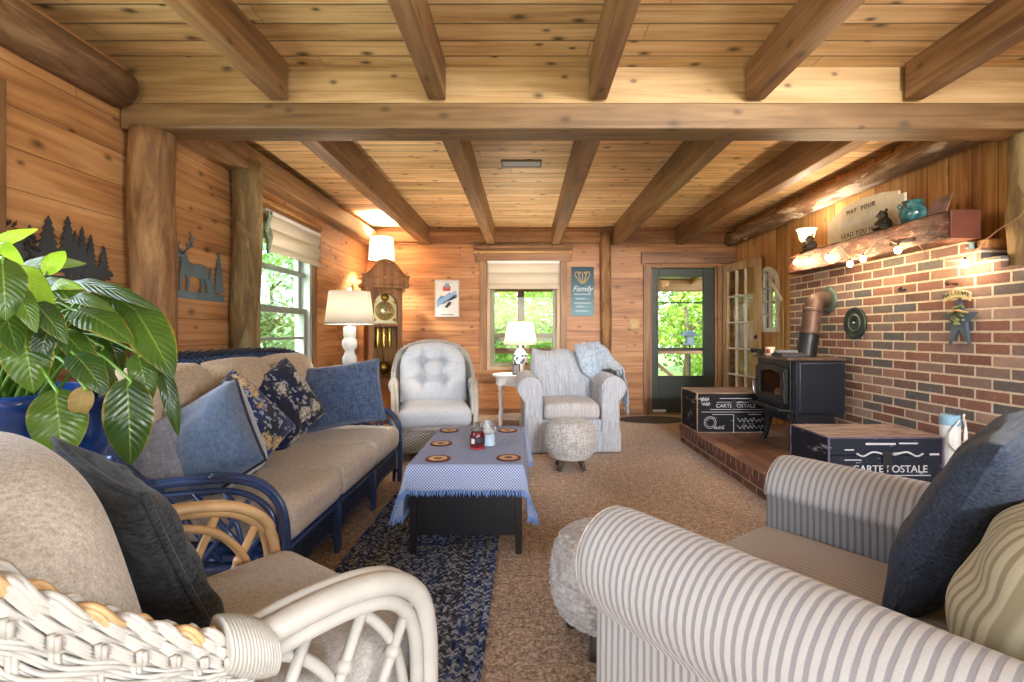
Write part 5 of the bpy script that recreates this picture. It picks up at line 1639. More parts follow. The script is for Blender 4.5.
def trunk(label, loc, W, D, H, body, edge, texts, marks):
    t = thing('storage_trunk', label, 'trunk', loc)
    MB().box(-W / 2, W / 2, 0, D, 0, H - .10).build('body', body, t, bevel=.004)
    l = MB(); l.box(-W / 2, W / 2, 0, D, H - .098, H - .008); lo = l.build('lid', body, t, bevel=.004)
    m = MB(); m.box(-W / 2 + .002, W / 2 - .002, .002, D - .002, H - .008, H); m.build('worn_top', M_worn, lo, bevel=.003)
    m = MB()
    for sx in (-1, 1):
        for y in (0, D): m.box(sx * W / 2 - .008, sx * W / 2 + .008 if False else sx * W / 2 + .003 * sx + .0, y - .003, y + .003, 0, H) if False else m.tube([(sx * W / 2, y, .003), (sx * W / 2, y, H - .003)], .006, 6)
    m.tube([(-W / 2, 0, H - .004), (W / 2, 0, H - .004), (W / 2, D, H - .004), (-W / 2, D, H - .004)], .005, 6, closed=True)
    m.tube([(-W / 2, 0, .006), (W / 2, 0, .006), (W / 2, D, .006), (-W / 2, D, .006)], .005, 6, closed=True)
    m.build('edging', edge, t)
    for (s, size, x, z, sh) in texts:
        text('lettering', s, size, M_ink, t, (x, -.003, z), (PI / 2, 0, 0), sh)
    m = MB()
    for (kind, x, z, w, h) in marks:
        if kind == 'line': m.box(x - w / 2, x + w / 2, -.004, -.001, z - h / 2, z + h / 2)
        elif kind == 'ring': m.tube([(x + w * math.cos(2 * PI * k / 24), -.003, z + w * math.sin(2 * PI * k / 24)) for k in range(24)], h, 5, closed=True)
        elif kind == 'scrawl':
            rr = random.Random(int(x * 1000 + z * 77))
            pts = [(x - w / 2 + w * k / 30, -.003, z + h * math.sin(k * 1.4) * rr.uniform(.3, 1) + (h if k % 9 == 0 else 0)) for k in range(31)]
            m.tube(catmull(pts, 3), .0022, 4)
        elif kind == 'flourish':
            for sg in (-1, 1):
                m.tube(catmull([(x + sg * .02, -.003, z), (x + sg * w * .25, -.003, z + h), (x + sg * w * .4, -.003, z - h * .4), (x + sg * w * .5, -.003, z + h * .5)], 6), .005, 5, sy=.3)
    m.build('printed_marks', M_ink, t)
    m = MB(); m.box(-.022, .022, -.012, -.001, H - .15, H - .075); m.tube(catmull([(-.015, -.015, H - .135), (-.012, -.018, H - .165), (.012, -.018, H - .165), (.015, -.015, H - .135)], 5), .005, 6)
    m.build('latch', M_black, t, bevel=.002)
    return t
trunk('black printed trunk at the far end of the hearth, behind the stove', (1.955, 4.50, .172), .68, .44, .378, M_trunk_black, M_wornw,
      [('CARTE POSTALE', .050, .02, .255, 0)],
      [('line', .02, .325, .30, .006), ('line', .05, .290, .42, .004), ('line', .03, .222, .50, .005), ('line', 0, .198, .60, .004), ('line', .0, .09, .005, .17), ('ring', -.22, .10, .055, .003), ('ring', -.22, .10, .04, .002), ('scrawl', -.27, .315, .08, .02), ('scrawl', -.26, .27, .08, .02), ('scrawl', .16, .12, .26, .022), ('scrawl', .16, .055, .26, .02), ('scrawl', -.14, .05, .10, .015), ('line', -.1, .175, .2, .004), ('line', .2, .175, .12, .006)])
trunk('navy printed trunk nearest the camera on the hearth', (1.955, 2.60, .172), .62, .37, .378, M_trunk_navy, M_purple,
      [('CARTE POSTALE', .055, .02, .205, 0)],
      [('line', -.03, .342, .16, .010), ('line', .12, .345, .10, .007), ('flourish', .02, .282, .36, .016), ('line', .26, .286, .05, .010), ('line', -.2, .31, .05, .006), ('line', .12, .172, .24, .004), ('line', -.18, .255, .09, .005), ('scrawl', .02, .09, .4, .02)])
# white roll tied with cord
wr_ = thing('white_roll', 'white roll tied with cord, standing on the hearth by the near trunk', 'roll', (2.40, 2.71, .172))
m = MB(); m.lathe([(0, 0), (.046, 0), (.047, .01), (.046, .3), (.047, .47), (.042, .475), (.037, .47), (.037, .40), (0, .40)], seg=24); m.build('roll', plain('white_wrap', (206, 206, 204), .6, var=.06), wr_)
m = MB(); m.lathe([(.0482, .425), (.049, .43), (.049, .465), (.0482, .47), (.044, .482), (.039, .482)], seg=24, closed_ends=False); m.build('blue_band', plain('pale_blue', (128, 168, 190), .5), wr_)
m = MB()
m.tube(catmull([(.0, -.06, .46), (-.04, -.052, .40), (-.045, -.05, .33), (0, -.064, .28), (.045, -.05, .33), (.045, -.05, .41), (.02, -.062, .475), (.035, -.05, .49), (.058, -.02, .45), (.062, -.02, .33), (.055, -.03, .22), (.06, -.02, .10), (.058, -.02, .01)], 8), .0045, 6)
m.tube(catmull([(.02, -.06, .46), (.05, -.04, .44), (.064, -.02, .36), (.05, -.045, .28), (.03, -.058, .33), (.04, -.05, .42)], 8), .0045, 6)
m.build('cord', plain('white_cord', (220, 218, 214), .5), wr_)
m = MB(); m.box(-.035, .035, -.03, .03, 0, .045)
tag(m.build('black_block', M_black, loc=(1.83, 3.42, .173), bevel=.006), 'small black block on the hearth between the stove and near trunk', 'block')

# ------------------------------------------------------------------ mantel
def mantel_mat():
    t = NT('rough_mantel')
    o = t.coord('Object'); x, y, z = t.sep(o)
    b = t.noise(t.comb(t.m('MULTIPLY', x, 30.0), t.m('MULTIPLY', y, 9.0), t.m('MULTIPLY', z, 30.0)), 1, 7, .72, 1.0)
    c = t.ramp(b, [(.34, (46, 25, 17)), (.47, (92, 52, 36)), (.58, (126, 80, 58)), (.68, (192, 156, 128))])
    return t.done(t.pbr(c, .6, t.bump(b, .9, .02)))
mt = thing('mantel_shelf', 'rough-hewn reddish log mantel above the brick chimney', 'mantel', (2.55, 3.65, 1.66))
m = MB()
def mfn(o, u):
    if abs(u[1]) < .97:
        k = mnoise.noise(V((o.x * 9, o.y * 3.2, o.z * 9))) * .014 + mnoise.noise(V((o.x * 20, o.y * 11, o.z * 20))) * .006
        o.x += k * (1 if u[0] > 0 else -1); o.z += k * .8 * (1 if u[2] > 0 else .4)
    return o
m.rbox((0, 0, .085), (.175, 1.74, .17), .016, 46, fn=mfn)
m.build('beam', mantel_mat(), mt)
m = MB(); m.box(-.089, .087, -.876, -.868, .001, .169); m.build('end_grain', plain('end_grain_red', (104, 52, 34), .6, var=.15), mt, bevel=.003)
m = MB(); m.box(-.098, -.078, -.62, -.42, .035, .058); m.build('slot_shade', plain('slot_shade_dark', (30, 16, 10), .9), mt)  # raised dark block painting the shade inside a carved slot
cb = MB(); cb.prism([(0, 0), (.17, 0), (.17, .10), (.13, .14), (.06, .16), (0, .16)], -.03, .03, frame((2.66, 2.80, 1.66), (1, 0, 0), (0, 0, -1), (0, 1, 0)))
tag(cb.build('mantel_bracket', wood('bracket_wood', (150, 90, 46), (190, 128, 72), (214, 160, 100), 1, 2, None, knots=.2), bevel=.01), 'curved wooden bracket under the near end of the mantel', 'bracket')
MZ = 1.832
# sign leaning on the wall
sg = thing('wall_sign', 'cream arched wooden sign reading MAY YOUR JOURNEY ALWAYS LEAD YOU HOME', 'sign', (2.615, 3.70, 1.838))
MS = frame((0, 0, 0), (0, -1, 0), (0, 0, 1), (-1, 0, 0))
top = [(-.50, .06), (-.50, .16), (-.46, .16)] 
sp = [(-.60, .03), (-.56, .03)] + [(x, -.005 + .0 * x) for x in (-.4, .3)] + [(.56, .03), (.62, .03)]
poly = [(-.62, .06), (-.56, .02), (-.3, -.01), (0, -.02), (.3, -.01), (.52, .02), (.52, .04), (.60, .04), (.60, .30), (.52, .30), (.52, .335), (.3, .375), (0, .395), (-.3, .375), (-.52, .30), (-.62, .24)]
poly = [(x * .69, z * .80) for x, z in poly]
m = MB(); m.prism(poly, 0, .016, MS); m.build('board', plain('sign_cream', (228, 220, 194), .7, var=.08), sg, bevel=.003)
TR = (PI / 2, 0, -PI / 2)
text('lettering', 'MAY  YOUR', .050, plain('sign_brown', (98, 82, 62), .7), sg, (-.018, .02, .238), TR, space=1.25)
text('lettering', 'Journey always', .092, plain('sign_white', (240, 236, 224), .6), sg, (-.018, 0, .152), TR, .35, space=.95)
text('lettering', 'LEAD YOU HOME', .054, bpy.data.materials['sign_brown'], sg, (-.018, .0, .058), TR, space=1.15)
# lit bear lamp
M_bear = plain('bear_bronze', (52, 44, 36), .5, var=.25, bump=(80, .3))
bl = thing('bear_lamp', 'bear figurine lamp with a lit frosted glass shade on the mantel', 'lamp', (2.56, 4.33, MZ))
def bear(m, ox, oy, oz, s, look=-1):
    m.ell((ox, oy, oz + .045 * s), (.040 * s, .045 * s, .048 * s), 14, 10)
    m.ell((ox - .02 * s, oy, oz + .108 * s), (.032 * s, .033 * s, .032 * s), 14, 10)
    m.ell((ox - .05 * s, oy, oz + .100 * s), (.018 * s, .015 * s, .013 * s), 10, 8)
    for e in (-1, 1):
        m.ell((ox - .012 * s, oy + e * .026 * s, oz + .138 * s), (.009 * s, .012 * s, .012 * s), 10, 6)
        m.ell((ox - .035 * s, oy + e * .035 * s, oz + .014 * s), (.034 * s, .016 * s, .015 * s), 10, 6)
        m.tube([(ox - .01 * s, oy + e * .035 * s, oz + .075 * s), (ox - .04 * s, oy + e * .04 * s, oz + .05 * s)], [.017 * s, .012 * s], 8)
m = MB(); bear(m, 0, -.05, .012, 1.0); m.lathe([(0, 0), (.075, 0), (.075, .012), (0, .014)], seg=24); m.build('bear', M_bear, bl)
m = MB(); m.lathe([(.014, .012), (.030, .03), (.034, .06), (.020, .085), (.024, .10), (.034, .108), (.02, .114), (0, .114)], (0, .035, 0), seg=20); m.build('stem', M_bear, bl)
m = MB(); m.lathe([(.040, .112), (.056, .14), (.064, .18), (.068, .205), (.084, .222)], (0, .035, 0), seg=28, closed_ends=False)
t = NT('frosted_shade')
tr_ = t.n('BsdfTranslucent', {0: lin(255, 240, 214)}).outputs[0]; df_ = t.n('BsdfDiffuse', {0: lin(255, 240, 214)}).outputs[0]; em_ = t.n('Emission', {0: lin(255, 220, 160), 1: 1.1}).outputs[0]
fs_ = t.n('AddShader', {0: t.n('MixShader', {0: .6, 1: df_, 2: tr_}).outputs[0], 1: em_}).outputs[0]
m.build('glass_shade', t.done(fs_), bl, solid=.003)
m = MB(); m.ell((0, .035, .16), (.02, .02, .026), 12, 8); m.build('bulb', M_bulb, bl)
lamp_light('bulb_light', (0, .035, .20), 7, WARM, .03, bl)
bb = thing('bear_figurine', 'small dark bear figurine beside the teal pot on the mantel', 'figurine', (2.53, 3.37, MZ))
m = MB(); bear(m, 0, 0, .0, 1.0); m.build('body', M_bear, bb)
tp = thing('teal_pot', 'glazed teal ceramic pot with lugs on the mantel', 'pot', (2.545, 3.15, MZ))
t = NT('teal_glaze'); o = t.coord('Object')
c = t.ramp(t.noise(o, 16, 4), [(.35, (26, 66, 70)), (.55, (60, 112, 112)), (.7, (110, 152, 146))])
M_teal = t.done(t.pbr(c, .15, None, **{'Coat Weight': .5}))
m = MB(); m.lathe([(0, 0), (.05, 0), (.062, .015), (.074, .05), (.074, .085), (.060, .115), (.052, .125), (.062, .145), (.058, .148), (.046, .128), (.05, .10), (0, .02)], seg=30); m.build('vessel', M_teal, tp)
m = MB()
for a in (2.6, 3.7): m.ell((.07 * math.cos(a), .07 * math.sin(a), .115), (.012, .012, .022), 10, 8)
m.build('lug', M_teal, tp)
pc = thing('photo_print', 'tilted photo print leaning on the wall behind the mantel end', 'photo', (2.60, 3.03, MZ))
m = MB(); m.prism([(-.08, .0), (.06, .0), (.095, .14), (-.05, .125)], 0, .006, MS); m.build('print', plain('print_rosy', (142, 108, 94), .5, var=.45), pc, rot=(0, 0.14, 0))
for k, (yy, lb) in enumerate(((2.90, 'tiny pale glazed boot under the mantel end, left of the pair'), (2.862, 'tiny pale glazed boot under the mantel end, right of the pair'))):
    b = thing('ceramic_boot', lb, 'figurine', (2.66, yy, 1.607), 0, 'tiny glazed boots')
    m = MB(); m.lathe([(0, 0), (.014, 0), (.016, .01), (.014, .03), (.016, .042), (0, .044)], seg=14); m.ell((-.016, 0, .010), (.020, .013, .012), 12, 8); m.build('boot', plain('boot_glaze', (158, 182, 178), .25, var=.15), b)
# string of bulbs
M_bulbglow = emis('string_bulb_glow', (255, 214, 150), 40.0)
sl_ = thing('string_lights', 'string of small warm bulbs looped along the mantel to the right post', 'string lights', (2.5, 3.6, 1.7))
O_ = V((2.5, 3.6, 1.7))
bp = [at(796, 262, 4.40), at(808, 262, 4.24), at(828, 258, 3.92), at(850, 263, 3.56), at(863, 259, 3.42), at(898, 249, 3.08), at(965, 264, 2.70)]
bp = [V((2.425, p.y * 2.425 / max(p.x, .1) if False else p.y, p.z)) for p in bp]
bp = []
for (px_, py_, X) in ((796, 262, 2.44), (808, 262, 2.44), (828, 258, 2.44), (850, 264, 2.44), (863, 259, 2.44), (898, 250, 2.44), (965, 264, 2.56)):
    Y = X * 480 / (px_ - 525); bp.append(V((X, Y, CAMZ - (py_ - 332) * Y / 480)))
wire = []
wire.append(V((2.445, 4.46, 1.70))); 
for i, p in enumerate(bp):
    wire.append(p + V((.008, 0, .038)))
    if i < len(bp) - 1:
        q = bp[i + 1]; mid = p.lerp(q, .5)
        hi = .11 if i in (2, 4) else .05
        if i == 5: wire += [p.lerp(q, .25) + V((.0, 0, .10)), p.lerp(q, .5) + V((-.03, 0, .03)), p.lerp(q, .75) + V((-.02, 0, .0))]
        else: wire.append(mid + V((.0, 0, hi)))
wire += [V((2.60, 2.66, 1.67)), V((2.63, 2.56, 1.73)), V((2.648, 2.50, 1.80)), V((2.64, 2.30, 1.76))]
m = MB(); m.tube(catmull([w - O_ for w in wire], 8), .0026, 5); m.build('wire', plain('wire_brown', (150, 120, 90), .5), sl_)
for p in bp:
    c = p - O_
    m = MB(); m.lathe([(0, .040), (.007, .040), (.007, .024), (.006, .02), (0, .02)], tuple(c), 12); so_ = m.build('socket', M_black, sl_)
    m = MB(); m.ell((c.x, c.y, c.z), (.020, .020, .024), 12, 10); m.build('bulb', M_bulbglow, sl_)
    lamp_light('string_glow', tuple(c + V((-.03, 0, 0))), 2.0, (1.0, .76, .5), .02, sl_)
# small cup hooks on the right post
for (py_, lb) in ((196, 'white cup hook on the right post, upper one'), (218, 'white cup hook on the right post, middle one holding the wire'), (258, 'white cup hook on the right post, lowest one')):
    z = CAMZ - (py_ - 332) * 2.53 / 480
    m = MB(); m.tube(catmull([(0, 0, 0), (-.02, -.02, 0), (-.032, -.03, -.01), (-.03, -.03, -.022), (-.018, -.022, -.02)], 5), .0028, 6); m.ell((0, 0, 0), .006, 8, 6)
    tag(m.build('cup_hook', M_bluewhite, loc=(2.668, 2.528, z)), lb, 'hook', 'cup hooks on the right post')

# ------------------------------------------------------------------ things on the brick
def on_brick(px_, py_, X=2.62):
    Y = X * 480 / (px_ - 525)
    return V((X, Y, CAMZ - (py_ - 332) * Y / 480))
MBK = frame((0, 0, 0), (0, -1, 0), (0, 0, 1), (-1, 0, 0))
p = on_brick(856, 323)
tv = thing('iron_trivet', 'round dark green iron cover hung on the brick right of the flue', 'wall hanging', p)
M_iron = plain('green_iron', (52, 66, 62), .4, .4, var=.2)
m = MB(); m.lathe([(0, .012), (.03, .012), (.034, .018), (.05, .014), (.085, .008), (.10, .012), (.118, .022), (.126, .016), (.126, 0), (0, 0)], seg=40, M=MBK); m.build('dish', M_iron, tv)
m = MB(); m.ell((-.02, 0, 0), .012, 12, 8); m.lathe([(.058, .016), (.064, .022), (.070, .014)], seg=36, closed_ends=False, M=MBK); m.build('boss', plain('iron_bright', (130, 136, 130), .3, .7), tv)
p = on_brick(962, 318)
sr = thing('hanging_star', 'blue wooden star with a WELCOME board hung on the brick', 'wall hanging', p)
stp = []
for k in range(10):
    a = PI / 2 + 2 * PI * k / 10
    r = .118 if k % 2 == 0 else .052
    stp.append((r * math.cos(a), r * math.sin(a) * 1.15 + (-.045 if k in (4, 6) else 0) - .01))
m = MB(); m.prism(stp, .004, .022, MBK); m.build('star', plain('star_blue', (72, 84, 98), .6, var=.2), sr, bevel=.003)
arc = [(.105 * math.sin(t_), .120 + .03 * math.cos(t_ * 1.5) + .02) for t_ in [(-1 + 2 * k / 12) for k in range(13)]]
m = MB(); m.prism([(x, z) for x, z in arc] + [(x * .95, z - .046) for x, z in reversed(arc)], .024, .034, MBK); wb_ = m.build('banner', plain('banner_cream', (196, 180, 128), .7), sr)
for i, ch in enumerate('WELCOME'):
    u = (i - 3) / 3 * .078
    text('lettering', ch, .034, plain('banner_green', (58, 74, 70), .7) if 'banner_green' not in bpy.data.materials else bpy.data.materials['banner_green'], sr, (-.0355, -u, .122 + .030 * math.cos(u / .105 * 1.5)), TR)
m = MB()
for k in range(46):
    a = RN.uniform(0, 6.28); r = RN.uniform(0, .05)
    p0 = V((-.026, r * math.cos(a), .02 + r * math.sin(a) * 1.3))
    m.ell(p0, (.008, RN.uniform(.006, .014), RN.uniform(.005, .009)), 7, 5)
m.build('berry_sprig', plain('sprig', (104, 110, 64), .7, var=.5), sr)
m = MB(); m.tube([(-.03, .06, .03), (-.034, .0, .045), (-.03, -.07, .03)], .006, 6); m.build('raffia', plain('raffia', (166, 132, 84), .7), sr)
hk = on_brick(957, 284)
m = MB(); m.tube([(0, 0, 0), (-.05, .0, .004)], .008, 8); m.ell((-.055, 0, .006), .017, 12, 8)
tag(m.build('iron_peg', plain('peg_rust', (70, 44, 34), .6, .3), loc=hk), 'rusty iron peg in the brick above the star', 'peg')
hk = on_brick(901, 290)
m = MB(); m.tube(catmull([(0, 0, .012), (-.03, -.005, .0), (-.04, -.04, -.008), (-.03, -.08, -.004)], 5), .007, 8); m.ell((0, 0, .012), .012, 10, 6)
tag(m.build('iron_hook', M_black, loc=hk), 'black iron hook in the brick below the mantel', 'hook')

# ------------------------------------------------------------------ right wall beyond the stove: arched mirror and slim lamp
am = thing('arched_mirror', 'white arched window-pane mirror on the panelled wall beside the French door', 'mirror', (2.85, 5.61, 1.12))
MA = frame((0, 0, 0), (0, -1, 0), (0, 0, 1), (-1, 0, 0))
def arc_pts(hw, z0, zs, n=20): return [(-hw, z0), (hw, z0)] + [(hw * math.cos(PI * k / n), zs + hw * math.sin(PI * k / n)) for k in range(n + 1)]
o_, i_ = arc_pts(.25, 0, .51), arc_pts(.205, .045, .51)
m = MB()
for k in range(len(o_)):
    l = (k + 1) % len(o_); m.prism([o_[k], o_[l], i_[l], i_[k]], .002, .034, MA)
fr_ = m.build('frame', M_white_paint, am)
m = MB()
for x in (-.07, .07): m.prism([(x - .008, .045), (x + .008, .045), (x + .008, .68), (x - .008, .68)], .012, .028, MA)
for z in (.20, .355, .51): m.prism([(-.205, z - .008), (.205, z - .008), (.205, z + .008), (-.205, z + .008)], .012, .028, MA)
m.build('glazing_bar', M_white_paint, fr_)
m = MB(); m.prism(arc_pts(.21, .04, .51), .006, .010, MA); m.build('mirror_glass', plain('mirror', (214, 222, 226), .03, 1.0), am)
sf = thing('floor_lamp', 'slim brass floor lamp with a slanted white head beside the brick', 'floor lamp', (2.735, 5.08, 0))
M_brassy = plain('lamp_brass', (176, 150, 96), .35, .6)
m = MB(); m.tube(catmull([(0, 0, .02), (0, 0, .9), (0, 0, 1.30), (0, .012, 1.42), (0, .04, 1.475)], 6), .007, 8); m.build('pole', M_brassy, sf)
m = MB(); m.lathe([(0, 0), (.10, 0), (.10, .012), (.03, .02), (0, .022)], seg=28); m.build('base', M_brassy, sf)
m = MB(); m.tube([(-.0, .03, 1.455), (0, .30, 1.73)], .022, 10, sy=.7); m.build('head', plain('lamp_head', (228, 226, 218), .5), sf)
m = MB(); m.tube(catmull([(0, .03, 1.45), (-.01, .10, 1.2), (-.01, .16, .95), (-.01, .05, .82), (0, .0, .86)], 8), .003, 5); m.build('cord', plain('cord_tan', (160, 140, 96), .6), sf)

# ------------------------------------------------------------------ pictures and fittings on the back wall
def on_back(px_, py_, Y=6.5): return at(px_, py_, Y)
p0, p1 = on_back(435, 317), on_back(459.5, 280)
ps = thing('ski_poster', 'white framed ski poster left of the back window', 'poster', ((p0.x + p1.x) / 2, 6.5, p0.z))
w, h = (p1.x - p0.x) / 2, p1.z - p0.z
m = MB(); sash_rect(m, 'y', -.022, .02, -w, w, 0, h, .014); m.build('frame', plain('poster_frame', (196, 192, 186), .5), ps, bevel=.002)
m = MB(); m.box(-w + .01, w - .01, -.012, -.004, .01, h - .01); sheet = m.build('sheet', plain('poster_paper', (222, 224, 224), .7), ps)
def art(name, poly, col, d, parent):
    m = MB(); m.prism([(x * w, z * h) for x, z in poly], d, d + .0012, MF if False else frame((0, -.0, 0), (1, 0, 0), (0, 0, 1), (0, -1, 0))); return m.build(name, plain('ink_%d_%d_%d' % col, col, .7), parent)
art('mountain_print', [(-.8, .30), (-.2, .36), (.2, .48), (.8, .62), (.8, .52), (.5, .58), (.2, .66), (-.2, .56), (-.5, .58), (-.8, .46)], (104, 150, 206), .0125, sheet)
art('slope_print', [(-.85, .22), (-.3, .40), (.25, .52), (.8, .66), (.7, .72), (.1, .60), (-.4, .50), (-.85, .40)], (150, 182, 220), .0127, sheet)
art('gondola_print', [(-.32, .70), (.25, .70), (.30, .80), (.18, .86), (-.24, .86), (-.36, .78)], (186, 86, 76), .0125, sheet)
art('cabin_print', [(-.20, .80), (.20, .80), (.16, .91), (-.16, .91)], (120, 150, 186), .0130, sheet)
art('skier_print', [(-.2, .27), (.0, .24), (.3, .34), (.36, .41), (.1, .40), (-.05, .33)], (40, 44, 60), .0130, sheet)
art('cable_print', [(-.4, .955), (.45, .925), (.45, .932), (-.4, .962)], (60, 70, 90), .0128, sheet)
art('caption_print', [(-.5, .05), (.5, .05), (.5, .075), (-.5, .075)], (110, 116, 130), .0128, sheet)
p0, p1 = on_back(571, 316), on_back(593.5, 267)
bs = thing('family_sign', 'blue canvas sign with gold crest and white script right of the back window', 'sign', ((p0.x + p1.x) / 2, 6.5, p0.z))
w, h = (p1.x - p0.x) / 2, p1.z - p0.z
t = NT('sign_blue'); o = t.coord('Object'); z_ = t.sep(o)[2]
c = t.ramp(t.m('ADD', t.m('DIVIDE', z_, h), t.m('MULTIPLY', t.m('SUBTRACT', t.noise(o, 9, 4), .5), .3)), [(.1, (112, 150, 164)), (.6, (70, 106, 124)), (1, (40, 62, 78))])
m = MB(); m.box(-w, w, -.025, -.002, 0, h); m.build('canvas', t.done(t.pbr(c, .7)), bs, bevel=.003)
m = MB()
for k, x in enumerate((-.066, -.033, 0, .033, .066)):
    m.tube(catmull([(0 + x * .3, -.027, h * .66), (x * .9, -.027, h * .74), (x * 1.5, -.027, h * .84), (x * 1.2, -.027, h * .90), (x * .7, -.027, h * .85)], 5), .006, 6, sy=.4)
m.build('crest', plain('crest_gold', (196, 164, 96), .5, .3), bs)
text('lettering', 'Family', .105, plain('sign_script', (222, 230, 234), .6), bs, (0, -.026, h * .55), (PI / 2, 0, 0), .35)
m = MB()
for z, ww in ((.44, .75), (.35, .6), (.26, .75), (.19, .55), (.10, .65)):
    m.tube(catmull([(-w * ww + 2 * w * ww * k / 24, -.0265, h * z + .011 * math.sin(k * 1.9) * (1 if k % 5 else .3)) for k in range(25)], 3), .0036, 5, sy=.4)
m.build('script_lines', bpy.data.materials['sign_script'], bs)
p0 = on_back(634.5, 324)
sw = thing('light_switch', 'brass double light switch plate left of the storm door', 'light switch', (p0.x, 6.5, p0.z))
m = MB(); m.box(-.065, .065, -.008, -.001, -.07, .07); m.build('plate', M_brass, sw, bevel=.003)
for x in (-.023, .023):
    m = MB(); m.box(x - .005, x + .005, -.02, -.008, -.014, .012); m.build('toggle', plain('toggle_ivory', (220, 214, 196), .4), sw, bevel=.002)
# roman shades and rods
M_blind = shade_cloth('roman_cloth', (226, 214, 196), .35)
def roman(name, label, M, W, H, seed):
    r = thing(name, label, 'window shade', (0, 0, 0)); r.matrix_world = M
    def fn(a, b):
        z = -H * b
        k = abs(math.sin(b * PI * 2.6)) ** .7
        return V(((a - .5) * W, -.030 - .035 * k * (.6 + .4 * b) - .004 * mnoise.noise(V((a * 5, b * 6, seed))), z))
    m = MB(); m.grid(fn, 30, 36); m.build('cloth', M_blind, r, solid=.003)
    m = MB(); m.box(-W / 2, W / 2, -.05, -.004, -.02, .012); m.build('headrail', M_bluewhite, r)
    return r
roman('roman_shade', 'cream roman shade half lowered in the back window', frame((-.02, 6.5, 2.065), (1, 0, 0), (0, 1, 0), (0, 0, 1)), .97, .37, 1)
roman('roman_shade', 'cream roman shade over the left wall window', frame((XL + .03, 4.33, 2.095), (0, 1, 0), (-1, 0, 0), (0, 0, 1)), 1.02, .33, 2)
cr = thing('curtain_rod', 'pale wooden curtain rod across the top of the back window', 'curtain rod', (-.025, 6.5 - .085, 2.19))
m = MB(); m.tube([(-.62, 0, 0), (.62, 0, 0)], .012, 10); m.build('rod', plain('rod_tan', (204, 164, 112), .5), cr)
for s in (-1, 1):
    m = MB(); m.ell((s * .64, 0, 0), (.026, .02, .02), 12, 8); m.build('finial', bpy.data.materials['rod_tan'], cr)
    m = MB(); m.bar((s * .56, .05, 0), (s * .56, 0, 0), .02, .03); m.build('bracket', bpy.data.materials['rod_tan'], cr)
# patterned tieback hanging at the near end of the left window shade
m = MB(); m.grid(lambda a, b: V((.012 * math.sin(b * 9 + a * 2), (a - .5) * .06, -b * .30 + .02 * math.sin(a * 9))), 8, 14)
tag(m.build('shade_cord_tassel', fabric('tassel_green', (96, 112, 84), (150, 160, 140), 60), loc=(XL + .115, 3.79, 2.06), solid=.02), 'grey-green cloth tail hanging at the near side of the left window shade', 'tassel')
# vent in the far ceiling
cv = thing('ceiling_vent', 'small grey vent grille set in the far ceiling', 'vent', (-.03, 4.03, ZC))
m = MB(); sash_rect(m, 'x', 0, .012, -.08, .08, -.17, .17, .016)
for v_ in m.v: pass
m2 = MB()
for (x0, x1, y0, y1) in ((-.17, .17, -.075, -.06), (-.17, .17, .06, .075), (-.17, -.155, -.06, .06), (.155, .17, -.06, .06)): m2.box(x0, x1, y0, y1, -.014, -.001)
m2.build('frame', plain('vent_brown', (104, 88, 70), .5), cv, bevel=.002)
m = MB()
for k in range(7): m.box(-.155, .155, -.052 + k * .0165, -.042 + k * .0165, -.010, -.003)
m.build('louvres', plain('vent_grey', (176, 180, 182), .5), cv)

# ------------------------------------------------------------------ cut-metal silhouettes on the left wall
M_metal = plain('cut_metal', (66, 72, 78), .5, .3, var=.12)
M_metal_b = plain('cut_metal_blue', (104, 124, 134), .5, .3, var=.12)
ML = frame((0, 0, 0), (0, 1, 0), (0, 0, 1), (1, 0, 0))   # local x -> +Y, y -> Z, z -> +X (into the room)
def conifer(cx, z0, h, w, tiers=7, trunk=.12, jag=.35):
    L = []; R = []
    tz = z0 + h * trunk
    for k in range(tiers):
        t0, t1 = k / tiers, (k + 1) / tiers
        zb, zt = tz + (h - h * trunk) * t0, tz + (h - h * trunk) * t1
        wb = w / 2 * (1 - t0) ** .85 + .004
        wi = w / 2 * (1 - t1) ** .85 * (1 - jag) + .002
        R += [(cx + wb, zb), (cx + wi, zb + (zt - zb) * .75)]
        L += [(cx - wb, zb), (cx - wi, zb + (zt - zb) * .75)]
    tw = w * .07 + .003
    return [(cx - tw, z0), (cx + tw, z0), (cx + tw, tz)] + R + [(cx, z0 + h)] + list(reversed(L)) + [(cx - tw, tz)]
fa = thing('forest_art', 'dark cut-metal pine forest with bears on the left wall above the plant', 'wall art', (XL, 2.2, 1.36))
m = MB()
for i, (cx, h, w) in enumerate(((-.14, .22, .13), (-.06, .28, .15), (.03, .30, .12), (.065, .24, .07), (.10, .265, .08), (.145, .235, .08), (-.19, .17, .10), (.215, .195, .085))):
    m.prism(conifer(cx, .0, h, w, 8), .012 + .0007 * i, .018 + .0007 * i, ML)
m.prism([(-.23, -.01), (.27, -.01), (.27, .012), (.1, .02), (-.1, .015), (-.23, .02)], .012, .019, ML)
m.prism([(.10, .0), (.12, .0), (.125, .02), (.175, .02), (.18, .0), (.205, .0), (.205, .03), (.235, .042), (.255, .038), (.268, .05), (.255, .068), (.235, .078), (.20, .082), (.15, .088), (.115, .075), (.10, .05)], .020, .027, ML)
m.build('metal_plate', M_metal, fa)
m = MB()
for k in range(40):
    a = RN.uniform(0, 6.28); r = .085 * RN.random() ** .5
    c = V((.020, -.2 + r * math.cos(a), .14 + r * 1.1 * math.sin(a))); d = RN.uniform(0, 6.28)
    e = V((0, math.cos(d), math.sin(d))) * .02; s_ = V((0, -math.sin(d), math.cos(d))) * .007
    b_ = m.add([c - e, c + s_ + V((.003, 0, 0)), c + e, c - s_ + V((.003, 0, 0))], [(0, 1, 2, 3)], 0, False)
m.build('round_tree', plain('cut_metal_dark', (46, 42, 36), .6, .2), fa, solid=.003)
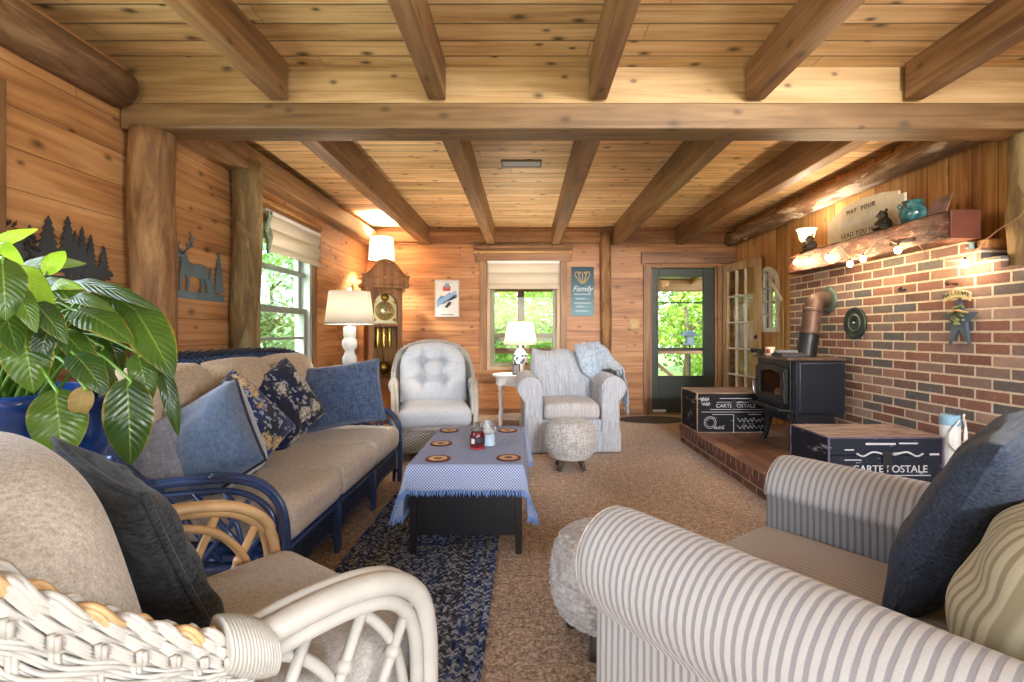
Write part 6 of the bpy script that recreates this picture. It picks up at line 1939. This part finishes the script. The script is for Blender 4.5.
da = thing('stag_art', 'blue-grey cut-metal stag and pines on the left wall between the log posts', 'wall art', (XL, 3.12, 1.33))
m = MB()
m.prism([(-.27, 0), (.27, 0), (.27, .045), (-.27, .05)], .010, .016, ML)
m.prism([(-.17, .04), (-.15, .04), (-.145, .13), (-.12, .15), (-.10, .13), (-.105, .04), (-.085, .04), (-.075, .14), (-.03, .145), (.02, .14), (.03, .10), (.02, .04), (.04, .04), (.055, .10), (.055, .145), (.085, .10), (.085, .04), (.10, .04), (.105, .11), (.085, .15), (.09, .19), (.075, .225), (.03, .235), (-.06, .225), (-.09, .24), (-.105, .275), (-.135, .29), (-.185, .275), (-.20, .262), (-.185, .25), (-.155, .25), (-.155, .20), (-.165, .16), (-.165, .10)], .011, .018, ML)
for sgn in (-1, 1):
    m.tube(catmull([(.014, -.135, .285), (.014, -.135 + sgn * .04, .312), (.014, -.135 + sgn * .078, .345), (.014, -.135 + sgn * .082, .39), (.014, -.135 + sgn * .060, .425)], 5), .0065, 6, sy=.5)
    for (x0, z0, x1, z1) in ((.045, .315, .030, .352), (.074, .34, .055, .382), (.083, .372, .108, .405), (.06, .328, .10, .345)):
        m.tube([(.014, -.135 + sgn * x0, z0), (.014, -.135 + sgn * x1, z1)], [.0055, .003], 6, sy=.5)
m.prism([(-.175, .285), (-.155, .27), (-.12, .285), (-.10, .315), (-.125, .30)], .011, .018, ML)
m.prism(conifer(.215, .03, .31, .115, 10), .0105, .0165, ML)
m.prism(conifer(.125, .03, .19, .085, 7), .0108, .017, ML)
m.prism(conifer(-.235, .03, .37, .09, 9, jag=.5), .0105, .0165, ML)
m.build('metal_plate', M_metal_b, da)

# ------------------------------------------------------------------ peace lily in a blue pot on a stand
PC = V((-1.545, 1.44, 0))
ps_ = thing('plant_stand', 'round wooden plant stand behind the near wicker chair', 'plant stand', PC)
m = MB(); m.lathe([(0, .60), (.20, .60), (.205, .61), (.20, .625), (0, .625)], seg=32); m.build('top', M_endwood, ps_)
for k in range(3):
    a = 2 * PI * k / 3 + .5
    m = MB(); m.tube([(.16 * math.cos(a), .16 * math.sin(a), .60), (.19 * math.cos(a), .19 * math.sin(a), 0)], [.02, .016], 10); m.build('leg', M_endwood, ps_)
pl = thing('peace_lily', 'large peace lily with drooping leaves in a glossy blue pot', 'potted plant', PC + V((0, 0, .626)))
t = NT('cobalt_glaze'); o = t.coord('Object')
c = t.ramp(t.noise(o, 6, 4), [(.35, (14, 42, 104)), (.65, (30, 74, 150))])
M_cobalt = t.done(t.pbr(c, .12, None, **{'Coat Weight': .6}))
m = MB(); m.lathe([(0, 0), (.13, 0), (.165, .012), (.205, .06), (.232, .13), (.243, .20), (.248, .27), (.256, .285), (.256, .315), (.246, .322), (.232, .315), (.23, .27), (0, .265)], seg=48); m.build('pot', M_cobalt, pl)
m = MB(); m.lathe([(0, .268), (.229, .268), (.10, .285), (0, .29)], seg=32); m.build('soil', plain('potting_soil', (52, 40, 30), 1.0, bump=(60, .8)), pl)
LY = [leafmat('lily_leaf', (36, 64, 22), (76, 108, 38), .32, .2, True), leafmat('lily_leaf_dark', (26, 52, 24), (54, 84, 36), .3, .12, True),
      leafmat('lily_leaf_young', (120, 176, 40), (176, 216, 70), .3, .4, True), leafmat('lily_leaf_dry', (120, 92, 50), (176, 146, 88), .6, .2, True), plain('lily_stalk', (110, 156, 52), .4)]
fol = MB()
PB = V((0, 0, .626)) + PC
def lily(start, tip, width, normal, sag=.03, mi=0, base=None, stalk=True, wav=.09, fold=.24):
    s, e = V(start), V(tip)
    n0 = V(normal).normalized()
    d = e - s; L = d.length; d.normalize()
    n0 = (n0 - d * n0.dot(d)).normalized()
    sd = d.cross(n0)
    ph = RN.uniform(0, 6)
    def fn(a, b):
        u = a * 2 - 1
        w = width * .5 * (b ** .6) * ((1 - b) ** .85) * 2.25 if 0 < b < 1 else 0
        c = s + d * L * b + n0 * sag * math.sin(PI * min(1, b * 1.0)) 
        off = n0 * (abs(u) * fold * w - u * u * .28 * w) + n0 * wav * w * math.sin(b * 19 + ph + u * 1.2) * abs(u)
        off += n0 * (-.10 * L * b ** 3)
        return c + sd * w * u + off - PB
    fol.grid(fn, 8, 18, mi, uv=True)
    if stalk:
        b0 = V(base) if base else PC + V((RN.uniform(-.07, .07), RN.uniform(-.07, .07), .90))
        mid = b0.lerp(s, .55) + V((0, 0, .10 + .1 * max(0, s.z - b0.z)))
        pts = catmull([b0 - PB, mid - PB, s - PB, s + d * L * .12 + n0 * sag * .3 - PB], 7)
        fol.tube(pts, [.0055 - .0028 * k / (len(pts) - 1) for k in range(len(pts))], 6, mi=4)
CAM = V((0, 0, CAMZ))
def facing(p, up=.3): return (CAM - p).normalized() + V((0, 0, up))
specs = [ # start px, tip px, Y start, Y tip, width, material
    ((20, 322), (34, 392), 1.26, 1.24, .125, 0), ((55, 388), (63, 462), 1.22, 1.20, .135, 0), ((127, 377), (131, 466), 1.26, 1.24, .125, 1),
    ((130, 303), (172, 372), 1.40, 1.30, .135, 0), ((137, 352), (150, 404), 1.33, 1.32, .075, 0), ((160, 358), (179, 436), 1.36, 1.34, .05, 1),
    ((74, 310), (130, 338), 1.36, 1.27, .105, 0), ((63, 283), (152, 300), 1.48, 1.30, .06, 1), ((45, 275), (65, 250), 1.42, 1.46, .055, 2),
    ((8, 264), (52, 306), 1.34, 1.22, .085, 2), ((2, 258), (6, 318), 1.18, 1.14, .10, 1), ((-14, 250), (37, 228), 1.40, 1.46, .045, 2),
    ((72, 352), (106, 393), 1.28, 1.24, .085, 1), ((84, 386), (78, 420), 1.24, 1.23, .06, 3), ((50, 292), (78, 285), 1.38, 1.30, .055, 2),
    ((95, 290), (150, 318), 1.44, 1.36, .10, 0), ((30, 285), (88, 296), 1.40, 1.3, .08, 0), ((60, 330), (98, 372), 1.33, 1.28, .075, 0),
    ((40, 300), (20, 350), 1.34, 1.26, .09, 1), ((-5, 290), (18, 350), 1.30, 1.2, .10, 0), ((105, 330), (122, 372), 1.42, 1.4, .07, 1),
    ((112, 300), (160, 340), 1.45, 1.37, .06, 1), ((66, 300), (110, 306), 1.32, 1.25, .05, 0), ((100, 345), (112, 398), 1.36, 1.34, .045, 0), ((30, 300), (66, 340), 1.24, 1.2, .07, 1), ((12, 285), (36, 330), 1.2, 1.17, .06, 0), ((120, 292), (168, 330), 1.5, 1.45, .06, 0), ((52, 318), (36, 372), 1.3, 1.25, .06, 1), ((-8, 244), (22, 262), 1.3, 1.28, .05, 2),
    ((90, 318), (70, 362), 1.46, 1.42, .09, 1), ((-20, 300), (-25, 372), 1.25, 1.15, .12, 0), ((20, 268), (84, 262), 1.55, 1.6, .06, 0)]
for (a, b, Ya, Yb, wd, mi) in specs:
    s, e = at(a[0], a[1], Ya), at(b[0], b[1], Yb)
    lily(s, e, wd, facing(s, .35), .02, mi)
for k in range(26):
    a = RN.uniform(0, 6.28)
    r0 = RN.uniform(.10, .20); r1 = r0 + RN.uniform(.10, .2)
    s = PC + V((r0 * math.cos(a), r0 * math.sin(a), RN.uniform(1.0, 1.22)))
    e = PC + V((r1 * math.cos(a + .2), r1 * math.sin(a + .2), s.z + RN.uniform(-.16, .02)))
    lily(s, e, RN.uniform(.07, .11), V((math.cos(a) * .4, math.sin(a) * .4, 1)), .03, RN.choice((0, 0, 1, 1)))
for k in range(14):
    a = RN.uniform(0, 6.28); b0 = PC + V((.06 * math.cos(a), .06 * math.sin(a), .90)); tp_ = PC + V((.17 * math.cos(a), .17 * math.sin(a), RN.uniform(1.05, 1.2)))
    fol.tube(catmull([b0 - PB, b0.lerp(tp_, .6) + V((0, 0, .06)) - PB, tp_ - PB], 6), .0048, 6, mi=4)
fol.build('foliage', LY, pl)

# ------------------------------------------------------------------ camera, daylight, lamps
cam_d = bpy.data.cameras.new('camera'); cam = bpy.data.objects.new('camera', cam_d); COL.objects.link(cam)
cam.location = (0, 0, CAMZ); cam.rotation_euler = (PI / 2, 0, 0)
cam_d.sensor_width = 36; cam_d.lens = 480 / 1024 * 36
cam_d.shift_x = -(525 - 512) / 1024; cam_d.shift_y = -(341 - 332) / 1024
cam_d.clip_start = .02
scene.camera = cam

wd = bpy.data.worlds.new('sky'); scene.world = wd; wd.use_nodes = True
nt = wd.node_tree; nt.nodes.clear()
ow = nt.nodes.new('ShaderNodeOutputWorld'); bg = nt.nodes.new('ShaderNodeBackground'); sk = nt.nodes.new('ShaderNodeTexSky')
sk.sky_type = 'NISHITA'; sk.sun_disc = False; sk.sun_elevation = math.radians(48); sk.sun_rotation = math.radians(200); sk.dust_density = 2.0
nt.links.new(sk.outputs[0], bg.inputs[0]); bg.inputs[1].default_value = .62
nt.links.new(bg.outputs[0], ow.inputs[0])
sun = bpy.data.lights.new('sun', 'SUN'); sun.energy = 1.9; sun.angle = .03; sun.color = (1, .95, .86)
so = bpy.data.objects.new('sun', sun); COL.objects.link(so)
so.rotation_euler = V((.25, .55, -.85)).to_track_quat('-Z', 'Y').to_euler()
def window_light(name, loc, d, sx, sy, power, col=(.93, .97, 1)):
    l = bpy.data.lights.new(name, 'AREA'); l.shape = 'RECTANGLE'; l.size = sx; l.size_y = sy; l.energy = power; l.color = col
    o = bpy.data.objects.new(name, l); COL.objects.link(o); o.location = loc
    o.rotation_euler = V(d).to_track_quat('-Z', 'Y').to_euler()
    return o
# daylight at the left and right near windows; the rear lamps are added fill
window_light('rear_fill', (.3, YR - .2, 1.1), (0, 1, .12), 3.1, 2.0, 20, (.97, .97, 1))  # fill lamp added outside the unseen rear opening
window_light('left_window_daylight', (XL - .22, 1.1, 1.4), (1, 0, 0), 1.4, 1.3, 20, (.93, .96, 1))
window_light('right_window_daylight', (XR + .22, -1.05, 1.35), (-1, 0, 0), 1.6, 1.4, 75, (.96, .97, 1))
for x_, w_ in ((-1.72, .8), (1.95, 1.2)):
    up = window_light('high_rear_fill', (x_, YR - .05, 2.12), (-.05 * x_, 1, -.085), w_, .34, 26 * w_, (.97, .98, 1)); up.data.spread = math.radians(46)  # added narrow-beam fill lamps aimed at the far room; no clerestory exists
scene.view_settings.view_transform = 'Standard'
scene.view_settings.look = 'None'
scene.view_settings.gamma = 1.0
scene.view_settings.use_curve_mapping = False
scene.view_settings.exposure = 1.28
# portals: guide skylight sampling through the real openings
def portal(name, loc, d, sx, sy):
    o = window_light(name, loc, d, sx, sy, 1)
    o.data.cycles.is_portal = True
portal('window_portal', (XL - .17, 4.29, 1.36), (1, 0, 0), 1.3, 1.02)
portal('window_portal', (-.02, YB + .17, 1.34), (0, -1, 0), .99, 1.46)
portal('window_portal', (2.15, YB + .17, 1.0), (0, -1, 0), .92, 2.0)
portal('window_portal', (XL - .17, 1.1, 1.38), (1, 0, 0), 1.35, 1.5)
